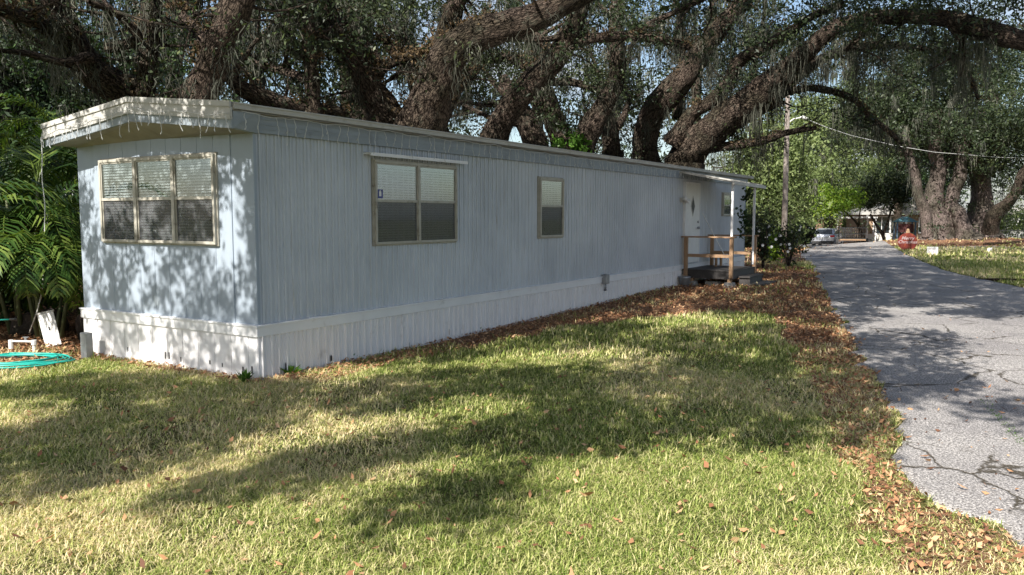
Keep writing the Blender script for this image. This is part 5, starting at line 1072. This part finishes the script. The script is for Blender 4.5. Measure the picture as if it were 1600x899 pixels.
# signs
p = at(1418, 378, 46); sx_ = np.array([p[0], p[1], float(hgt(p[0], p[1]))]); cz = float(p[2]-sx_[2]); rs = .50
sg = thing('round_sign', tuple(sx_), -math.atan2(p[0], p[1]), 'round red ornament shaped sign with white Merry Christmas lettering', 'sign')
M['pinkwhite'] = pm('faded_pinkish_white', (.55, .42, .42), None, .6, 4, 0)
M['red'] = pm('sign_red', (.13, .008, .008), (.18, .02, .008), .5, 4, .02, dirt=(.34, .08, .015), dscale=6, dlo=.5, dhi=.65)
MB().tube([(0, 0, cz), (0, .04, cz)], rs, 40).build('disc', M['red'], sg)
m = MB(); m.box(-.10, .10, 0, .04, cz+rs-.02, cz+rs+.12); m.tube([(0, 0, cz+rs+.17), (0, .03, cz+rs+.17)], .07, 14); m.build('ornament_cap', M['wood'], sg)
m = MB(); m.box(-.3, -.26, .045, .08, -.1, cz); m.box(.26, .30, .045, .08, -.1, cz); m.build('stake', M['wood'], sg)
def text(s, size, loc, par, mat, shear=.3, name='lettering', off=.003):
    cu = bpy.data.curves.new(name, 'FONT'); cu.body = s; cu.size = size; cu.align_x = 'CENTER'; cu.extrude = .004; cu.offset = off; cu.shear = shear
    to = bpy.data.objects.new(name+'_tmp', cu); COL.objects.link(to); dg = bpy.context.evaluated_depsgraph_get(); me = bpy.data.meshes.new_from_object(to.evaluated_get(dg)); bpy.data.objects.remove(to); 
    me.materials.clear(); o = link(me, name, mat, par); o.location = loc; o.rotation_euler = (math.pi/2, 0, 0); return o
text('Merry', .26, (0.0, -.008, cz+.12), sg, M['pinkwhite']); text('Christmas', .235, (0.0, -.008, cz-.09), sg, M['pinkwhite'])
p = at(1457, 392, 41); gzp = gz(p); s2_ = thing('yard_sign', gzp, -math.atan2(p[0], p[1])+R(6), 'small white rectangular yard sign with two faded lines of writing', 'sign'); cz = float(p[2]-gzp[2])
MB().box(-.25, .25, 0, .02, cz-.2, cz+.2).build('panel', M['white'], s2_)
m = MB(); m.box(-.16, -.145, .022, .037, -.1, cz); m.box(.145, .16, .022, .037, -.1, cz); m.build('stake', M['metal'], s2_)
M['ink'] = pm('faded_ink', (.30, .22, .30), None, .7, 4, 0); M['ink2'] = pm('faded_purple_ink', (.24, .10, .22), None, .7, 4, 0)
for (zc, h_, mt, xs_) in ((.08, .07, 'ink', (-.17, -.10, -.03, .04, .11)), (-.07, .09, 'ink2', (-.15, -.06, .03, .12))):
    m = MB()
    for x_ in xs_: m.box(x_, x_+.014, -.004, -.001, cz+zc-h_/2, cz+zc+h_/2); m.box(x_+.016, x_+.045, -.004, -.001, cz+zc+h_/2-.016, cz+zc+h_/2); m.box(x_+.016, x_+.040, -.004, -.001, cz+zc-.008, cz+zc+.008)
    m.build('faded_lettering', M[mt], s2_)
# far right: fence, building, blue canopy and bin
p = at(1590, 372, 72); f_ = thing('mesh_fence', gz(p), R(-12), 'black rail fence beyond the right hand oaks', 'fence')
for i in range(13): MB().box(-6+i*1.2-.03, -6+i*1.2+.03, -.03, .03, -.4, 1.35).build('post', M['dark'], f_)
m = MB(); m.box(-6, 8.4, -.02, .02, 1.22, 1.28); m.build('top_rail', M['dark'], f_); m = MB()
for i in range(96): m.box(-6+i*.15, -6+i*.15+.02, -.008, .008, -.3, 1.22)
m.build('pickets', M['dark'], f_)
p = at(1612, 372, 88); b_ = thing('white_building', gz(p), R(-10), 'long low white building behind the black fence at the right', 'building')
MB().box(-5, 12, 0, 6, -.5, 2.7).build('wall', M['white'], b_); MB().prism([(-5.4, 2.7), (12.4, 2.7), (12.4, 2.9), (3.5, 4.1), (-5.4, 2.9)], -.5, 6.5).build('roof', M['roof'], b_)
for x_ in (-3.8, -1.4, 1.2, 4.0): MB().box(x_, x_+1.1, -.05, -.01, .9, 2.1).build('window', M['carglass'], b_)
p = at(1512, 368, 74); t_ = thing('blue_canopy', gz(p), 0, 'bright blue pitched canopy showing between the two big trunks', 'canopy')
MB().add([(-1.6, -1.3, 1.9), (1.6, -1.3, 1.9), (1.6, 1.3, 1.9), (-1.6, 1.3, 1.9), (0, 0, 2.75)], [(0, 1, 4), (1, 2, 4), (2, 3, 4), (3, 0, 4)]).build('top', M['blue'], t_)
for x_ in (-1.5, 1.5):
    for y_ in (-1.2, 1.2): MB().box(x_-.03, x_+.03, y_-.03, y_+.03, -.5, 1.89).build('leg', M['white'], t_)
p = at(1484, 368, 70); t_ = thing('storage_bin', gz(p), 0, 'bright blue upright bin left of the cut oak stump', 'bin')
MB().hexa([(-.35, -.3, -.3), (.35, -.3, -.3), (.35, .3, -.3), (-.35, .3, -.3), (-.42, -.36, 1.1), (.42, -.36, 1.1), (.42, .36, 1.1), (-.42, .36, 1.1)]).build('body', M['blue'], t_, bevel=.02); MB().box(-.46, .46, -.4, .4, 1.101, 1.17).build('lid', M['blue'], t_, bevel=.02)
# log and scrap on the right lawn
p = gp(1580, 441); o = MB().tube([(-.9, .1, .03), (-.4, -.05, .04), (.3, .06, .04), (1.0, -.08, .03)], [.02, .045, .05, .02], 10).build('fallen_branch', M['bark'], None, True); o.location = (p[0], p[1], float(hgt(*p))); o.rotation_euler[2] = R(-28); setp(o, 'dark fallen branch lying along the right road edge', 'branch')
p = gp(1546, 394); o = MB().add([(-.15, 0, 0), (.05, -.06, .02), (.16, .02, .22), (-.05, .08, .2)], [(0, 1, 2, 3)]).build('paper_scrap', M['white'], None); o.location = (p[0], p[1], float(hgt(*p))+.01); md = o.modifiers.new('s', 'SOLIDIFY'); md.thickness = .01; setp(o, 'crumpled white scrap lying on the right hand lawn', 'scrap')
